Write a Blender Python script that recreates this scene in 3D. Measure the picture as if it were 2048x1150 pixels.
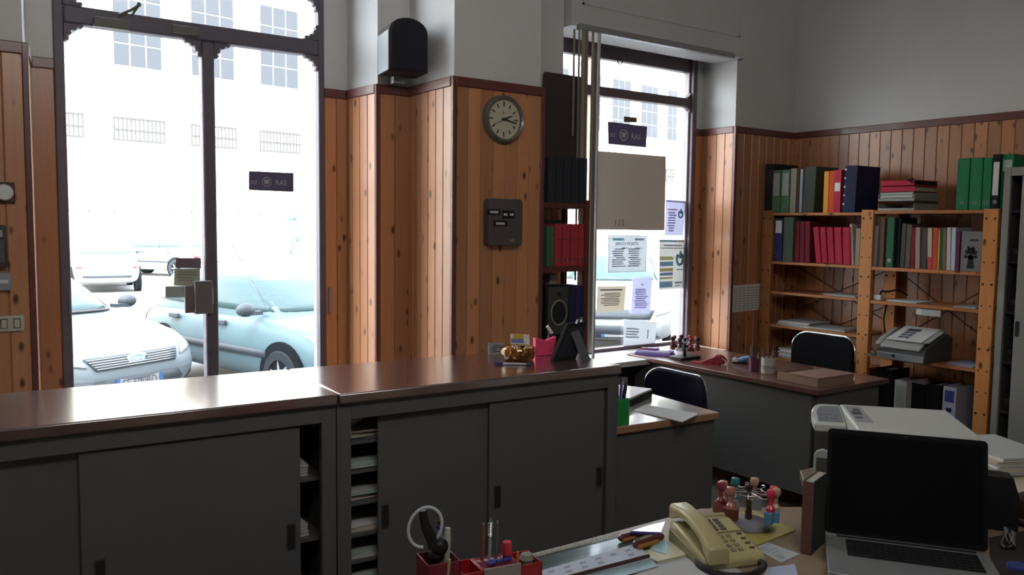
import bpy, bmesh, math, random
from math import pi, sin, cos, radians as R
from mathutils import Vector as V, Matrix as M
from mathutils.bvhtree import BVHTree
random.seed(7)
for o in list(bpy.data.objects): bpy.data.objects.remove(o)
scn = bpy.context.scene
COL = scn.collection

# ------------------------------------------------------------------ camera
F, YAW, PIT, ROL, HC = 1654.07, .615223, .076571, .0113833, 1.65
_cy, _sy = cos(YAW), sin(YAW)
FW = V((_sy*cos(PIT), _cy*cos(PIT), -sin(PIT)))
_rt = V((_cy, -_sy, 0)); _up = _rt.cross(FW)
RT = cos(ROL)*_rt + sin(ROL)*_up
UP = -sin(ROL)*_rt + cos(ROL)*_up
CP = V((0, 0, HC))
cam = bpy.data.cameras.new('camera')
cam.sensor_width = 36; cam.sensor_fit = 'HORIZONTAL'; cam.lens = F/2048*36
cam.clip_start = .02; cam.clip_end = 300
co = bpy.data.objects.new('camera', cam); COL.objects.link(co)
mw = M.Identity(4)
for i in range(3):
    mw[i][0] = RT[i]; mw[i][1] = UP[i]; mw[i][2] = -FW[i]; mw[i][3] = CP[i]
co.matrix_world = mw
scn.camera = co

def ray(px, py): return FW + RT*((px-1024)/F) - UP*((py-575)/F)
def at(px, py, X=None, Y=None, Z=None):
    """a surveyed point: the line of sight through a pixel met with a real plane of the room"""
    d = ray(px, py)
    t = X/d.x if X is not None else Y/d.y if Y is not None else (Z-HC)/d.z
    return CP + d*t
def atp(px, py, P0, n):
    d = ray(px, py); return CP + d*((P0-CP).dot(n)/d.dot(n))

# ------------------------------------------------------------------ world, sun, exposure
w = bpy.data.worlds.new('sky'); scn.world = w; w.use_nodes = True
nt = w.node_tree; bg = nt.nodes['Background']
sky = nt.nodes.new('ShaderNodeTexSky'); sky.sky_type = 'NISHITA'
sky.sun_disc = False; sky.sun_elevation = R(50); sky.sun_rotation = R(200)
sky.air_density = 1.0; sky.dust_density = 3; sky.ozone_density = 1
hz_ = nt.nodes.new('ShaderNodeHueSaturation'); hz_.inputs['Saturation'].default_value = .35
nt.links.new(sky.outputs[0], hz_.inputs['Color']); nt.links.new(hz_.outputs[0], bg.inputs[0]); bg.inputs[1].default_value = 3.9
sun = bpy.data.lights.new('sun', 'SUN'); sun.energy = 5.5; sun.angle = R(.6); sun.color = (1, .95, .87)
so = bpy.data.objects.new('sun', sun); COL.objects.link(so)
so.rotation_euler = V((.22, .62, -.75)).to_track_quat('-Z', 'Y').to_euler()
for nm, loc, sz, pw in (('added_fill_rear', (.7, .0, 3.35), (1.8, .6), 33),):  # area fill light added out of view to brighten camera-facing surfaces
    al = bpy.data.lights.new(nm, 'AREA'); al.shape = 'RECTANGLE'; al.size, al.size_y = sz; al.energy = pw; al.color = (1, .97, .92)
    ao = bpy.data.objects.new(nm, al); COL.objects.link(ao); ao.location = loc
    ao.rotation_euler = V((.35, .9, -.12)).to_track_quat('-Z', 'Y').to_euler() if 'rear' in nm else (0, 0, 0)
vs = scn.view_settings
scn.display_settings.display_device = 'sRGB'
vs.view_transform = 'Standard'; vs.look = 'None'; vs.gamma = 1; vs.use_curve_mapping = False
vs.exposure = 0.0

# ------------------------------------------------------------------ materials
MATS = {}
def mat(name, col=(.5, .5, .5), rough=.6, metal=0, spec=.5, coat=0, noise=0, nscale=6, bump=0, alpha=1, trans=0, ior=1.5, cior=1.5, crough=.08):
    if name in MATS: return MATS[name]
    m = bpy.data.materials.new(name); m.use_nodes = True
    n = m.node_tree; b = n.nodes['Principled BSDF']
    b.inputs['Base Color'].default_value = (*col, 1)
    b.inputs['Roughness'].default_value = rough; b.inputs['Metallic'].default_value = metal
    b.inputs['Specular IOR Level'].default_value = spec; b.inputs['Coat Weight'].default_value = coat
    b.inputs['Coat Roughness'].default_value = crough; b.inputs['Coat IOR'].default_value = cior
    b.inputs['IOR'].default_value = ior
    b.inputs['Transmission Weight'].default_value = trans
    b.inputs['Alpha'].default_value = alpha
    if noise or bump:
        tc = n.nodes.new('ShaderNodeTexCoord'); nz = n.nodes.new('ShaderNodeTexNoise')
        nz.inputs['Scale'].default_value = nscale; nz.inputs['Detail'].default_value = 5
        n.links.new(tc.outputs['Object'], nz.inputs['Vector'])
        if noise:
            mx = n.nodes.new('ShaderNodeMix'); mx.data_type = 'RGBA'
            mx.inputs[6].default_value = (*[c*(1-noise) for c in col], 1)
            mx.inputs[7].default_value = (*[min(1, c*(1+noise)) for c in col], 1)
            n.links.new(nz.outputs[0], mx.inputs[0]); n.links.new(mx.outputs[2], b.inputs['Base Color'])
        if bump:
            bp = n.nodes.new('ShaderNodeBump'); bp.inputs['Strength'].default_value = bump
            bp.inputs['Distance'].default_value = .01
            n.links.new(nz.outputs[0], bp.inputs['Height']); n.links.new(bp.outputs[0], b.inputs['Normal'])
    MATS[name] = m; return m

def wood(name, c1, c2, knot, rough=.4, coat=.25, along=2, knots=True, fine=1.0):
    """pine boards: stretched grain, a tone per board, dark knots"""
    if name in MATS: return MATS[name]
    m = bpy.data.materials.new(name); m.use_nodes = True
    n = m.node_tree; L = n.links; b = n.nodes['Principled BSDF']
    b.inputs['Roughness'].default_value = rough; b.inputs['Coat Weight'].default_value = coat
    b.inputs['Coat Roughness'].default_value = .3; b.inputs['Coat IOR'].default_value = 1.5; b.inputs['Specular IOR Level'].default_value = .2
    tc = n.nodes.new('ShaderNodeTexCoord'); oi = n.nodes.new('ShaderNodeObjectInfo')
    mul = n.nodes.new('ShaderNodeMath'); mul.operation = 'MULTIPLY'; mul.inputs[1].default_value = 37
    L.new(oi.outputs['Random'], mul.inputs[0])
    ad = n.nodes.new('ShaderNodeVectorMath'); ad.operation = 'ADD'
    L.new(tc.outputs['Object'], ad.inputs[0]); L.new(mul.outputs[0], ad.inputs[1])
    mp = n.nodes.new('ShaderNodeMapping'); sc = [26*fine]*3; sc[along] = 1.1
    mp.inputs['Scale'].default_value = sc
    L.new(ad.outputs[0], mp.inputs[0])
    nz = n.nodes.new('ShaderNodeTexNoise'); nz.inputs['Scale'].default_value = 2; nz.inputs['Detail'].default_value = 6
    nz.inputs['Distortion'].default_value = .6
    L.new(mp.outputs[0], nz.inputs['Vector'])
    mx = n.nodes.new('ShaderNodeMix'); mx.data_type = 'RGBA'
    mx.inputs[6].default_value = (*c1, 1); mx.inputs[7].default_value = (*c2, 1)
    L.new(nz.outputs[0], mx.inputs[0])
    hs = n.nodes.new('ShaderNodeHueSaturation')
    mr = n.nodes.new('ShaderNodeMapRange'); mr.inputs[3].default_value = .72; mr.inputs[4].default_value = 1.22
    L.new(oi.outputs['Random'], mr.inputs[0]); L.new(mr.outputs[0], hs.inputs['Value'])
    L.new(mx.outputs[2], hs.inputs['Color'])
    out = hs.outputs[0]
    if knots:
        mp2 = n.nodes.new('ShaderNodeMapping'); s2 = [14]*3; s2[along] = 7
        mp2.inputs['Scale'].default_value = s2; L.new(ad.outputs[0], mp2.inputs[0])
        vo = n.nodes.new('ShaderNodeTexVoronoi'); vo.inputs['Scale'].default_value = 1
        L.new(mp2.outputs[0], vo.inputs['Vector'])
        kr = n.nodes.new('ShaderNodeMapRange'); kr.inputs[1].default_value = .08; kr.inputs[2].default_value = .21
        kr.inputs[3].default_value = 1; kr.inputs[4].default_value = 0
        L.new(vo.outputs['Distance'], kr.inputs[0])
        mk = n.nodes.new('ShaderNodeMix'); mk.data_type = 'RGBA'; mk.inputs[7].default_value = (*knot, 1)
        L.new(kr.outputs[0], mk.inputs[0]); L.new(out, mk.inputs[6]); out = mk.outputs[2]
    L.new(out, b.inputs['Base Color'])
    MATS[name] = m; return m

def glassmat(name, tint=(1, 1, 1), gloss=.07):
    if name in MATS: return MATS[name]
    m = bpy.data.materials.new(name); m.use_nodes = True
    n = m.node_tree; n.nodes.clear()
    o = n.nodes.new('ShaderNodeOutputMaterial'); t = n.nodes.new('ShaderNodeBsdfTransparent')
    g = n.nodes.new('ShaderNodeBsdfGlossy'); x = n.nodes.new('ShaderNodeMixShader')
    t.inputs[0].default_value = (*tint, 1); g.inputs['Roughness'].default_value = .02
    x.inputs[0].default_value = gloss
    n.links.new(t.outputs[0], x.inputs[1]); n.links.new(g.outputs[0], x.inputs[2]); n.links.new(x.outputs[0], o.inputs[0])
    MATS[name] = m; return m

def papermat(name, col=(.5, .5, .5), transl=.35):
    """paper or cloth: reflects and lets some daylight through"""
    if name in MATS: return MATS[name]
    m = bpy.data.materials.new(name); m.use_nodes = True
    n = m.node_tree; n.nodes.clear()
    o = n.nodes.new('ShaderNodeOutputMaterial'); d = n.nodes.new('ShaderNodeBsdfDiffuse')
    t = n.nodes.new('ShaderNodeBsdfTranslucent'); x = n.nodes.new('ShaderNodeMixShader')
    d.inputs[0].default_value = (*col, 1); t.inputs[0].default_value = (*col, 1); x.inputs[0].default_value = transl
    n.links.new(d.outputs[0], x.inputs[1]); n.links.new(t.outputs[0], x.inputs[2]); n.links.new(x.outputs[0], o.inputs[0])
    MATS[name] = m; return m

PLASTER = mat('plaster', (.60, .595, .58), .5, noise=.06, nscale=2.5, bump=.05)
CEIL = mat('ceiling_paint', (.6, .6, .58), .9, noise=.03)
FLOOR = mat('floor_tile', (.14, .12, .10), .45, noise=.15, nscale=9)
PINE = wood('pine_board', (.55, .255, .112), (.40, .155, .066), (.07, .02, .008), .45, .9)
PINESH = wood('pine_shelf', (.48, .20, .075), (.36, .13, .045), (.08, .02, .01), .5, .05, along=1)
PINEPOST = wood('pine_post', (.56, .25, .085), (.44, .17, .055), (.10, .03, .01), .5, .05, along=2)
TRIM = mat('trim_red_brown', (.13, .035, .028), .4, coat=.15, noise=.2, nscale=20)
GREY = mat('grey_enamel', (.105, .104, .098), .45, noise=.04, nscale=30)
GREYD = mat('grey_enamel_dark', (.06, .06, .057), .5)
DARK = mat('dark_void', (.012, .012, .014), .7)
BLACK = mat('black_plastic', (.012, .012, .014), .45, spec=.3)
BLACKM = mat('black_matte', (.012, .012, .013), .8)
CHROME = mat('chrome', (.75, .75, .75), .18, 1)
STEEL = mat('grey_steel', (.42, .42, .43), .35, .9)
WHITE = mat('white_plastic', (.72, .72, .70), .4)
PAPER = papermat('white_paper', (.78, .78, .76), .15)
GLASS = glassmat('window_glass', (.97, .985, .98), .05)
FRAME = mat('door_frame_paint', (.11, .095, .12), .5, noise=.15, nscale=15)
LAM = mat('dark_red_laminate', (.085, .035, .032), .2, spec=1.0, coat=1.0, ior=1.8, cior=1.75, crough=.17, noise=.25, nscale=40)
INK = mat('print_ink', (.06, .06, .07), .8)
INKG = mat('print_grey', (.33, .34, .36), .8)
LBL = mat('label_white', (.68, .68, .66), .7)

# ------------------------------------------------------------------ mesh helpers
class MB:
    def __init__(s): s.v = []; s.f = []; s.mi = []; s.T = M.Identity(4)
    def add(s, vs, fs, k=0):
        n = len(s.v); s.v += [s.T @ V(p) for p in vs]
        s.f += [[i+n for i in f] for f in fs]; s.mi += [k]*len(fs); return s
    def box(s, a, b, k=0):
        x0, y0, z0 = [min(a[i], b[i]) for i in range(3)]; x1, y1, z1 = [max(a[i], b[i]) for i in range(3)]
        return s.add([(x0,y0,z0),(x1,y0,z0),(x1,y1,z0),(x0,y1,z0),(x0,y0,z1),(x1,y0,z1),(x1,y1,z1),(x0,y1,z1)],
              [(3,2,1,0),(4,5,6,7),(0,1,5,4),(1,2,6,5),(2,3,7,6),(3,0,4,7)], k)
    def cbox(s, c, d, k=0):
        return s.box([c[i]-d[i]/2 for i in range(3)], [c[i]+d[i]/2 for i in range(3)], k)
    def prism(s, pts, a, b, ax=2, k=0):
        """polygon pts in the two other axes, extruded along ax from a to b"""
        def p3(p, h):
            if ax == 2: return (p[0], p[1], h)
            if ax == 1: return (p[0], h, p[1])
            return (h, p[0], p[1])
        n = len(pts); area = sum(pts[i][0]*pts[(i+1)%n][1]-pts[(i+1)%n][0]*pts[i][1] for i in range(n))
        if area < 0: pts = pts[::-1]
        if ax == 1: pts = pts[::-1]
        if a > b: a, b = b, a
        vs = [p3(p, a) for p in pts]+[p3(p, b) for p in pts]
        fs = [list(range(n))[::-1], list(range(n, 2*n))]+[(i, (i+1)%n, n+(i+1)%n, n+i) for i in range(n)]
        return s.add(vs, fs, k)
    def tube(s, path, r, n=8, closed=False, k=0):
        P = [V(p) for p in path]; m = len(P); vs = []; fs = []
        rr = r if isinstance(r, (list, tuple)) else [r]*m
        prev = None
        for i in range(m):
            if closed: t = P[(i+1) % m]-P[i-1]
            else: t = P[min(i+1, m-1)]-P[max(i-1, 0)]
            t.normalize()
            if prev is None: u = t.orthogonal().normalized()
            else:
                u = prev-t*prev.dot(t)
                u = u.normalized() if u.length > 1e-6 else t.orthogonal().normalized()
            prev = u; q = t.cross(u)
            vs += [P[i]+rr[i]*(u*cos(2*pi*j/n)+q*sin(2*pi*j/n)) for j in range(n)]
        for i in range(m if closed else m-1):
            a = i*n; b = ((i+1) % m)*n
            fs += [(a+j, a+(j+1) % n, b+(j+1) % n, b+j) for j in range(n)]
        if not closed: fs += [list(range(n))[::-1], list(range((m-1)*n, m*n))]
        return s.add(vs, fs, k)
    def lathe(s, prof, c=(0,0,0), n=20, ax=2, k=0):
        vs = []; fs = []; m = len(prof)
        for r, h in prof:
            for j in range(n):
                a = 2*pi*j/n; x, y = r*cos(a), r*sin(a)
                p = (x, y, h) if ax == 2 else (x, h, -y) if ax == 1 else (h, x, y)
                vs.append((p[0]+c[0], p[1]+c[1], p[2]+c[2]))
        for i in range(m-1):
            fs += [(i*n+j, i*n+(j+1) % n, (i+1)*n+(j+1) % n, (i+1)*n+j) for j in range(n)]
        if prof[0] == prof[-1]: return s.add(vs, fs, k)
        if prof[0][0] > 1e-5: fs.append(list(range(n))[::-1])
        if prof[-1][0] > 1e-5: fs.append(list(range((m-1)*n, m*n)))
        return s.add(vs, fs, k)
    def cyl(s, a, b, r, n=14, k=0): return s.tube([a, b], r, n, False, k)
    def sph(s, c, r, n=12, k=0):
        pr = [(max(1e-6, r*sin(pi*i/8)), -r*cos(pi*i/8)) for i in range(9)]
        return s.lathe(pr, c, n, 2, k)
    def mesh(s, name, mats, ang=32):
        me = bpy.data.meshes.new(name); me.from_pydata([tuple(p) for p in s.v], [], s.f)
        for m in (mats if isinstance(mats, (list, tuple)) else [mats]): me.materials.append(m)
        me.polygons.foreach_set('material_index', s.mi)
        me.polygons.foreach_set('use_smooth', [True]*len(s.f))
        me.validate(); me.update(); me.set_sharp_from_angle(angle=R(ang)); return me
    def build(s, name, mats, parent=None, bevel=0, ang=32, loc=None, rot=None, label=None, kind=None):
        me = s.mesh(name, mats, ang)
        return link(name, me, parent, bevel, loc, rot, label, kind)

def link(name, me, parent=None, bevel=0, loc=None, rot=None, label=None, kind=None):
    o = bpy.data.objects.new(name, me); COL.objects.link(o)
    if parent: o.parent = parent
    if loc is not None: o.location = loc
    if rot is not None: o.rotation_euler = rot
    if bevel:
        b = o.modifiers.new('bevel', 'BEVEL'); b.width = bevel; b.segments = 2; b.limit_method = 'ANGLE'; b.angle_limit = R(40)
    if label: o['label'] = label
    if kind: o['kind'] = kind
    return o
def tag(o, label, cat, group=None):
    o['label'] = label; o['category'] = cat
    if group: o['group'] = group
    return o
def thing(name, label, cat, loc=(0,0,0), rz=0, group=None, rot=None):
    o = bpy.data.objects.new(name, None); COL.objects.link(o); o.empty_display_size = .05
    o.location = loc; o.rotation_euler = rot if rot else (0, 0, rz)
    return tag(o, label, cat, group)
def struct(name):
    o = bpy.data.objects.new(name, None); COL.objects.link(o); o['kind'] = 'structure'; return o
def smesh(mb, name, mats, bevel=0):
    o = mb.build(name, mats, None, bevel); o['kind'] = 'structure'; return o
def rrect(w, h, r, n=4, cx=0, cy=0):
    pts = []
    for (sx, sy, a0) in ((1, 1, 0), (-1, 1, 90), (-1, -1, 180), (1, -1, 270)):
        for i in range(n+1):
            a = R(a0+90*i/n); pts.append((cx+sx*(w/2-r)+r*cos(a), cy+sy*(h/2-r)+r*sin(a)))
    return pts
def textmesh(s, size, depth=.001, name='text', italic=0, width=1):
    cu = bpy.data.curves.new(name, 'FONT'); cu.body = s; cu.size = size; cu.extrude = depth/2
    cu.align_x = 'CENTER'; cu.align_y = 'CENTER'; cu.shear = italic; cu.resolution_u = 2
    o = bpy.data.objects.new(name, cu); COL.objects.link(o)
    bpy.context.view_layer.update()
    me = bpy.data.meshes.new_from_object(o.evaluated_get(bpy.context.evaluated_depsgraph_get()))
    bpy.data.objects.remove(o); bpy.data.curves.remove(cu)
    if width != 1:
        for v in me.vertices: v.co.x *= width
    return me
def text(s, size, m, parent, loc, rot, name='lettering', italic=0, width=1, depth=.001):
    me = textmesh(s, size, depth, name, italic, width); me.materials.clear(); me.materials.append(m)
    return link(name, me, parent, 0, loc, rot)
def bez(pts, n=24):
    """smooth curve through points (Catmull-Rom)"""
    P = [V(p) for p in pts]; P = [P[0]]+P+[P[-1]]; out = []; seg = len(P)-3
    for i in range(seg):
        p0, p1, p2, p3 = P[i:i+4]; m = max(2, n//seg)
        for j in range(m):
            t = j/m
            out.append(.5*((2*p1)+(p2-p0)*t+(2*p0-5*p1+4*p2-p3)*t*t+(3*p1-p0-3*p2+p3)*t**3))
    out.append(P[-2]); return out
# ================================================================== room shell
ZW, ZC = 2.395, 3.8             # wainscot height, ceiling
YF, YD = 4.14, 4.46             # inner face of the street wall, plane of door and window
XR = 5.65                       # right wall
floor = smesh(MB().box((-2.4, -2.6, -.12), (5.9, 4.6, 0)), 'floor', FLOOR)
ceiling_shade_block = smesh(MB().box((-14, -7, ZC), (26, 4.62, 9.2)), 'ceiling_shade_block', CEIL)  # room ceiling; height and width beyond the room added to shade the street
smesh(MB().box((-2.6, -2.8, -.3), (6.0, -2.6, ZC)), 'wall_rear', PLASTER)
smesh(MB().box((-2.6, -2.8, -.3), (-2.4, 4.3, ZC)), 'wall_left', PLASTER)
wr = smesh(MB().box((XR, -2.8, -.3), (5.9, 4.3, ZC)), 'wall_right', PLASTER)
wf = MB()
wf.prism([(-14, 4.30), (-2.4, 4.30), (-2.4, YF), (.36, YF), (.402, YD), (.51, YD), (.51, 4.62), (-14, 4.62)], -.32, ZC)
wf.prism([(1.842, YD), (1.985, YD), (2.02, YF), (3.30, YF), (3.30, 4.62), (1.842, 4.62)], -.32, ZC)
wf.prism([(4.825, YD), (4.945, YD), (4.945, YF), (5.9, YF), (5.9, 4.30), (26, 4.30), (26, 4.62), (4.825, 4.62)], -.32, ZC)
wf.box((.51, 4.30, 3.6), (1.842, 4.62, ZC)); wf.box((3.30, 4.36, 2.97), (4.825, 4.62, ZC))
wf.box((3.30, 4.40, -.32), (4.825, 4.62, .70)); wf.box((.51, 4.40, -.32), (1.842, 4.62, 0))
wfo = smesh(wf, 'wall_front', PLASTER)
pil = smesh(MB().box((2.215, 3.665, 0), (2.765, YF+.01, ZC)), 'wall_pillar', PLASTER)
# painted box over the window with a thin moulding
tb = smesh(MB().box((3.31, 4.075, 2.885), (4.94, 4.36, ZC)), 'trim_1', PLASTER)
mo = MB()
for a, b in (((3.40, 3.03), (4.88, 3.03)), ((3.40, 3.03), (3.40, 3.6)), ((4.88, 3.03), (4.88, 3.6))):
    mo.box((a[0]-.006, 4.068, a[1]-.006), (b[0]+.006, 4.08, b[1]+.006))
mo.build('moulding', PLASTER, tb)

def plank_mesh(w, h, t=.016, c=.004):
    key = 'plank_%.4f_%.3f' % (w, h)
    if key in bpy.data.meshes: return bpy.data.meshes[key]
    g = .0008
    mb = MB().prism([(g, 0), (w-g, 0), (w-g, t-c), (w-g-c, t), (g+c, t), (g, t-c)], 0, h, 2)
    me = mb.mesh(key, PINE, 20); return me
def wainscot(parent, A, B, z0=0., z1=ZW, width=.083, cap=True):
    A = V((A[0], A[1], 0)); B = V((B[0], B[1], 0)); d = B-A; L = d.length; d.normalize()
    n = max(1, round(L/width)); w_ = L/n; me = plank_mesh(w_, z1-.035-z0); rz = math.atan2(d.y, d.x)
    for i in range(n): link('plank', me, parent, 0, A+d*(i*w_)+V((0, 0, z0)), (0, 0, rz))
    if cap:
        o = MB().box((-.001, 0, 0), (L+.001, .024, .05)).build('cap_trim', TRIM, parent, .004, loc=A+V((0, 0, z1-.05)), rot=(0, 0, rz))
def corner(parent, x, y, z1=ZW, s=.026):
    MB().box((x-s/2, y-s/2, 0), (x+s/2, y+s/2, z1)).build('corner_trim', TRIM, parent, .004)
# boards run so that their left-hand side faces the room
wainscot(wfo, (.36, YF), (-.80, YF))
wainscot(wfo, (.51, YD), (.402, YD)); wainscot(wfo, (.402, YD), (.36, YF))
wainscot(wfo, (1.985, YD), (1.842, YD)); wainscot(wfo, (2.02, YF), (1.985, YD))
wainscot(wfo, (2.215, YF), (2.02, YF)); wainscot(pil, (2.215, 3.665), (2.215, YF))
wainscot(pil, (2.765, 3.665), (2.215, 3.665)); wainscot(wfo, (3.30, YF), (2.765, YF))
wainscot(wfo, (4.945, YD), (4.825, YD)); wainscot(wfo, (4.945, YF), (4.945, YD))
wainscot(wfo, (XR, YF), (4.945, YF)); wainscot(wr, (XR, 1.0), (XR, YF))
corner(wfo, .365, YF-.012); corner(wfo, 2.012, YF-.012); corner(pil, 2.209, 3.655); corner(pil, 2.771, 3.655); corner(wfo, 4.938, YF-.012)

# ------------------------------------------------------------------ door
door = struct('door_1'); door.location = (0, 0, 0)
D0, D1 = YD-.02, YD+.04
zt0, zt1 = at(400, 83, Y=YD).z, at(400, 49, Y=YD).z
xl, xr = .51, 1.842
m0, m1 = at(403, 300, Y=YD).x, at(429, 300, Y=YD).x
MB().box((xl, D0, 0), (xl+.045, D1, 3.62)).build('door_post', FRAME, door, .006)
MB().box((xr-.036, D0, 0), (xr, D1, 3.62)).build('door_post', FRAME, door, .006)
MB().box((xl+.045, D0-.01, zt0), (xr-.036, D1, zt1)).build('transom_bar', FRAME, door, .01)
MB().box((m0, D0-.015, 0), (m1, D1, zt0)).build('mullion', FRAME, door, .012)
zh = at(640, -4, Y=YD).z
MB().box((xl+.045, D0, zh), (xr-.036, D1, zh+.07)).build('head_rail', FRAME, door, .006)
MB().box((xl+.045, D0, 0), (m0, D1, .25)).build('kick_panel', FRAME, door, .004)
MB().box((m1, D0, 0), (xr-.036, D1, .25)).build('kick_panel', FRAME, door, .004)
def bracket(x, z, sx, sz, s=.07):
    """scalloped iron corner"""
    mb = MB(); pts = [(0, 0)]
    for i in range(9):
        a = pi/2*i/8; pts.append((s*(1-sin(a)*.82)+.0, s*(1-cos(a)*.82)))
    pts = [(0, 0), (s, 0)]+[(s*(1-.80*sin(pi/2*i/8)), s*(1-.80*cos(pi/2*i/8))) for i in range(9)]+[(0, s)]
    pts = [(x+sx*p[0], z+sz*p[1]) for p in pts]
    mb.prism(pts, D0-.005, D0+.03, 1)
    for q in ((s*1.0, .008), (.008, s*1.0), (s*.62, .02), (.02, s*.62)):
        mb.lathe([(1e-5, -.01), (.011, -.01), (.011, .026), (1e-5, .026)], (x+sx*q[0], D0, z+sz*q[1]), 10, 1)
    mb.build('corner_bracket', FRAME, door)
a0, a1 = xl+.045, xr-.036
for (x, z, sx, sz) in ((a0, zt0, 1, -1), (m0, zt0, -1, -1), (m1, zt0, 1, -1), (a1, zt0, -1, -1), (a0, zt1, 1, 1), (a1, zt1, -1, 1), (a1, at(640, -4, Y=YD).z, -1, -1)):
    bracket(x, z, sx, sz)
for (x0, x1, z0, z1) in ((a0, m0, .25, zt0), (m1, a1, .25, zt0), (a0, a1, zt1, zh), (a0, a1, zh+.07, 3.62)):
    MB().box((x0, YD+.008, z0), (x1, YD+.012, z1)).build('pane', GLASS, door)
# lever, latch boxes
p, q = at(388, 562, Y=YD-.06), at(428, 626, Y=YD-.06)
LOCK = mat('lock_box_paint', (.16, .145, .14), .5)
MB().box((p.x, YD-.08, q.z), (q.x-.01, YD-.03, p.z)).build('lock_box', LOCK, door, .004)
p, q = at(369, 572, Y=YD-.04), at(391, 625, Y=YD-.04)
MB().box((p.x, YD-.05, q.z), (q.x, YD-.02, p.z)).build('lock_plate', LOCK, door, .003)
p, q = at(424, 576, Y=YD-.05), at(428.5, 609, Y=YD-.05)
MB().box((p.x, YD-.045, q.z), (q.x, YD-.03, p.z)).build('latch_strip', CHROME, door)
for (pxa, pxb, ya, yb) in ((658, 663, 575, 625), (137, 140, 580, 630)):
    p, q = at(pxa, ya, Y=YD-.03), at(pxb, yb, Y=YD-.03)
    MB().box((p.x, YD-.04, q.z), (q.x, YD-.02, p.z)).build('hinge', STEEL, door)
OLIVE = mat('olive_grey_paint', (.13, .125, .11), .5)
p, q = at(186, 34, Y=YD-.05), at(257, 63, Y=YD-.05)
MB().box((p.x, YD-.08, q.z), (q.x, YD-.03, p.z)).build('door_closer', OLIVE, door, .004)
p, q = at(345, 49, Y=YD-.04), at(398, 73, Y=YD-.04)
MB().box((p.x, YD-.05, q.z), (q.x, YD-.03, p.z)).build('strike_plate', OLIVE, door, .004)
mb = MB(); y = YD-.05
mb.tube([at(238, 30, Y=y), at(262, 20, Y=y), at(278, 10, Y=y)], .007, 8); mb.tube([at(264, 30, Y=y), at(278, 10, Y=y)], .006, 8)
mb.sph(at(278, 9, Y=y), .012); mb.build('fanlight_stay', OLIVE, door)
# door threshold step outside
smesh(MB().box((.51, 4.46, -.14), (1.842, 4.95, 0)), 'trim_2', mat('stone_step', (.35, .34, .33), .8, noise=.1))

# ------------------------------------------------------------------ window
win = struct('window_1')
wx0, wx1 = 3.30, 4.825
zb = .737; zwt0, zwt1 = at(1280, 203, Y=YD).z, at(1280, 185, Y=YD).z; ztop = at(1280, 130, Y=YD).z
ml0, ml1 = at(1172, 500, Y=YD).x, at(1183, 500, Y=YD).x
gr = at(1363, 600, Y=YD).x
WF = mat('window_frame_paint', (.11, .075, .085), .5, noise=.15, nscale=15)
MB().box((wx0, D0, zb), (wx0+.04, D1, 3.0)).build('frame_post', WF, win, .005)
MB().box((gr, D0, zb), (wx1-.045, D1, 3.0)).build('frame_post', mat('frame_highlight_tone', (.30, .27, .29), .4), win, .005)  # post coloured paler to carry the highlight along the frame
MB().box((wx1-.045, D0-.03, zb), (wx1, D1, 3.0)).build('frame_post', WF, win, .005)
MB().box((ml0, D0-.02, zb), (ml1, D1, 3.0)).build('mullion', mat('mullion_metal', (.22, .2, .18), .4, .5), win, .005)
MB().box((wx0+.04, D0, zb), (gr, D1, zb+.025)).build('frame_rail', WF, win, .004)
MB().box((wx0+.04, D0-.01, zwt0), (gr+.03, D1, zwt1)).build('transom_bar', WF, win, .006)
MB().box((wx0+.04, D0, ztop), (gr+.03, D1, 3.0)).build('head_panel', WF, win, .005)
for (x0, x1) in ((wx0+.04, ml0), (ml1, gr)):
    for (z0, z1) in ((zb+.025, zwt0), (zwt1, ztop)):
        MB().box((x0, YD+.008, z0), (x1, YD+.012, z1)).build('pane', GLASS, win)
bkt = MB()
for sx, sz, z in ((-1, 1, zwt1), (-1, -1, zwt0)):
    x = gr+.01; s = .04
    bkt.prism([(x, z), (x-s, z)]+[(x-s*(1-.8*sin(pi/2*i/6)), z+sz*s*(1-.8*cos(pi/2*i/6))) for i in range(7)]+[(x, z+sz*s)], D0-.012, D0+.02, 1)
bkt.build('corner_bracket', WF, win)
c = at(1240, 122, Y=YD-.03)
MB().tube([c+V((.022*cos(a), 0, .022*sin(a))) for a in [2*pi*i/16 for i in range(16)]], .004, 6, True).build('pull_ring', BLACK, win)
MARBLE = mat('pale_marble', (.72, .70, .66), .25, noise=.08, nscale=8)
MB().box((3.30, 4.04, .70), (4.825, YD-.005, .737)).build('window_sill', MARBLE, win, .004)

# ================================================================== street
street = smesh(MB().box((-40, 4.62, -.5), (110, 75, -.3)), 'floor_street', mat('asphalt', (.17, .17, .175), .9, noise=.12, nscale=3))
smesh(MB().box((-40, 4.62, -.3), (110, 5.9, -.16)), 'trim_3', mat('pavement_stone', (.42, .41, .40), .9, noise=.1))
e = V((.987, .163, 0)).normalized(); nrm = V((.163, -.987, 0)).normalized(); B0 = V((8.79, 37.9, -.3))
RZ = math.atan2(e.y, e.x)
def bu(px, py):
    p = atp(px, py, B0, nrm); return (p-B0).dot(e), p.z+.3
bld = thing('building', 'long pale building with tall gridded windows across the street', 'building', B0, RZ)
BW = mat('facade_render', (.58, .53, .455), .9, noise=.06, nscale=.6)  # the building's own pale render and stone colours
BST = mat('facade_stone', (.46, .42, .365), .9, noise=.12, nscale=1.2)
u1, zg0 = bu(555, 175); _, zg1 = bu(555, 14)
ua = bu(518, 100)[0]; ub = bu(597, 100)[0]; WW = ub-ua; PITCH = bu(518, 100)[0]-bu(380, 100)[0]
PITCH = PITCH if 2 < PITCH < 4.5 else 2.9
zs0, zs1 = bu(420, 425)[1], bu(555, 262)[1]
HB = 17.6
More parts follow.
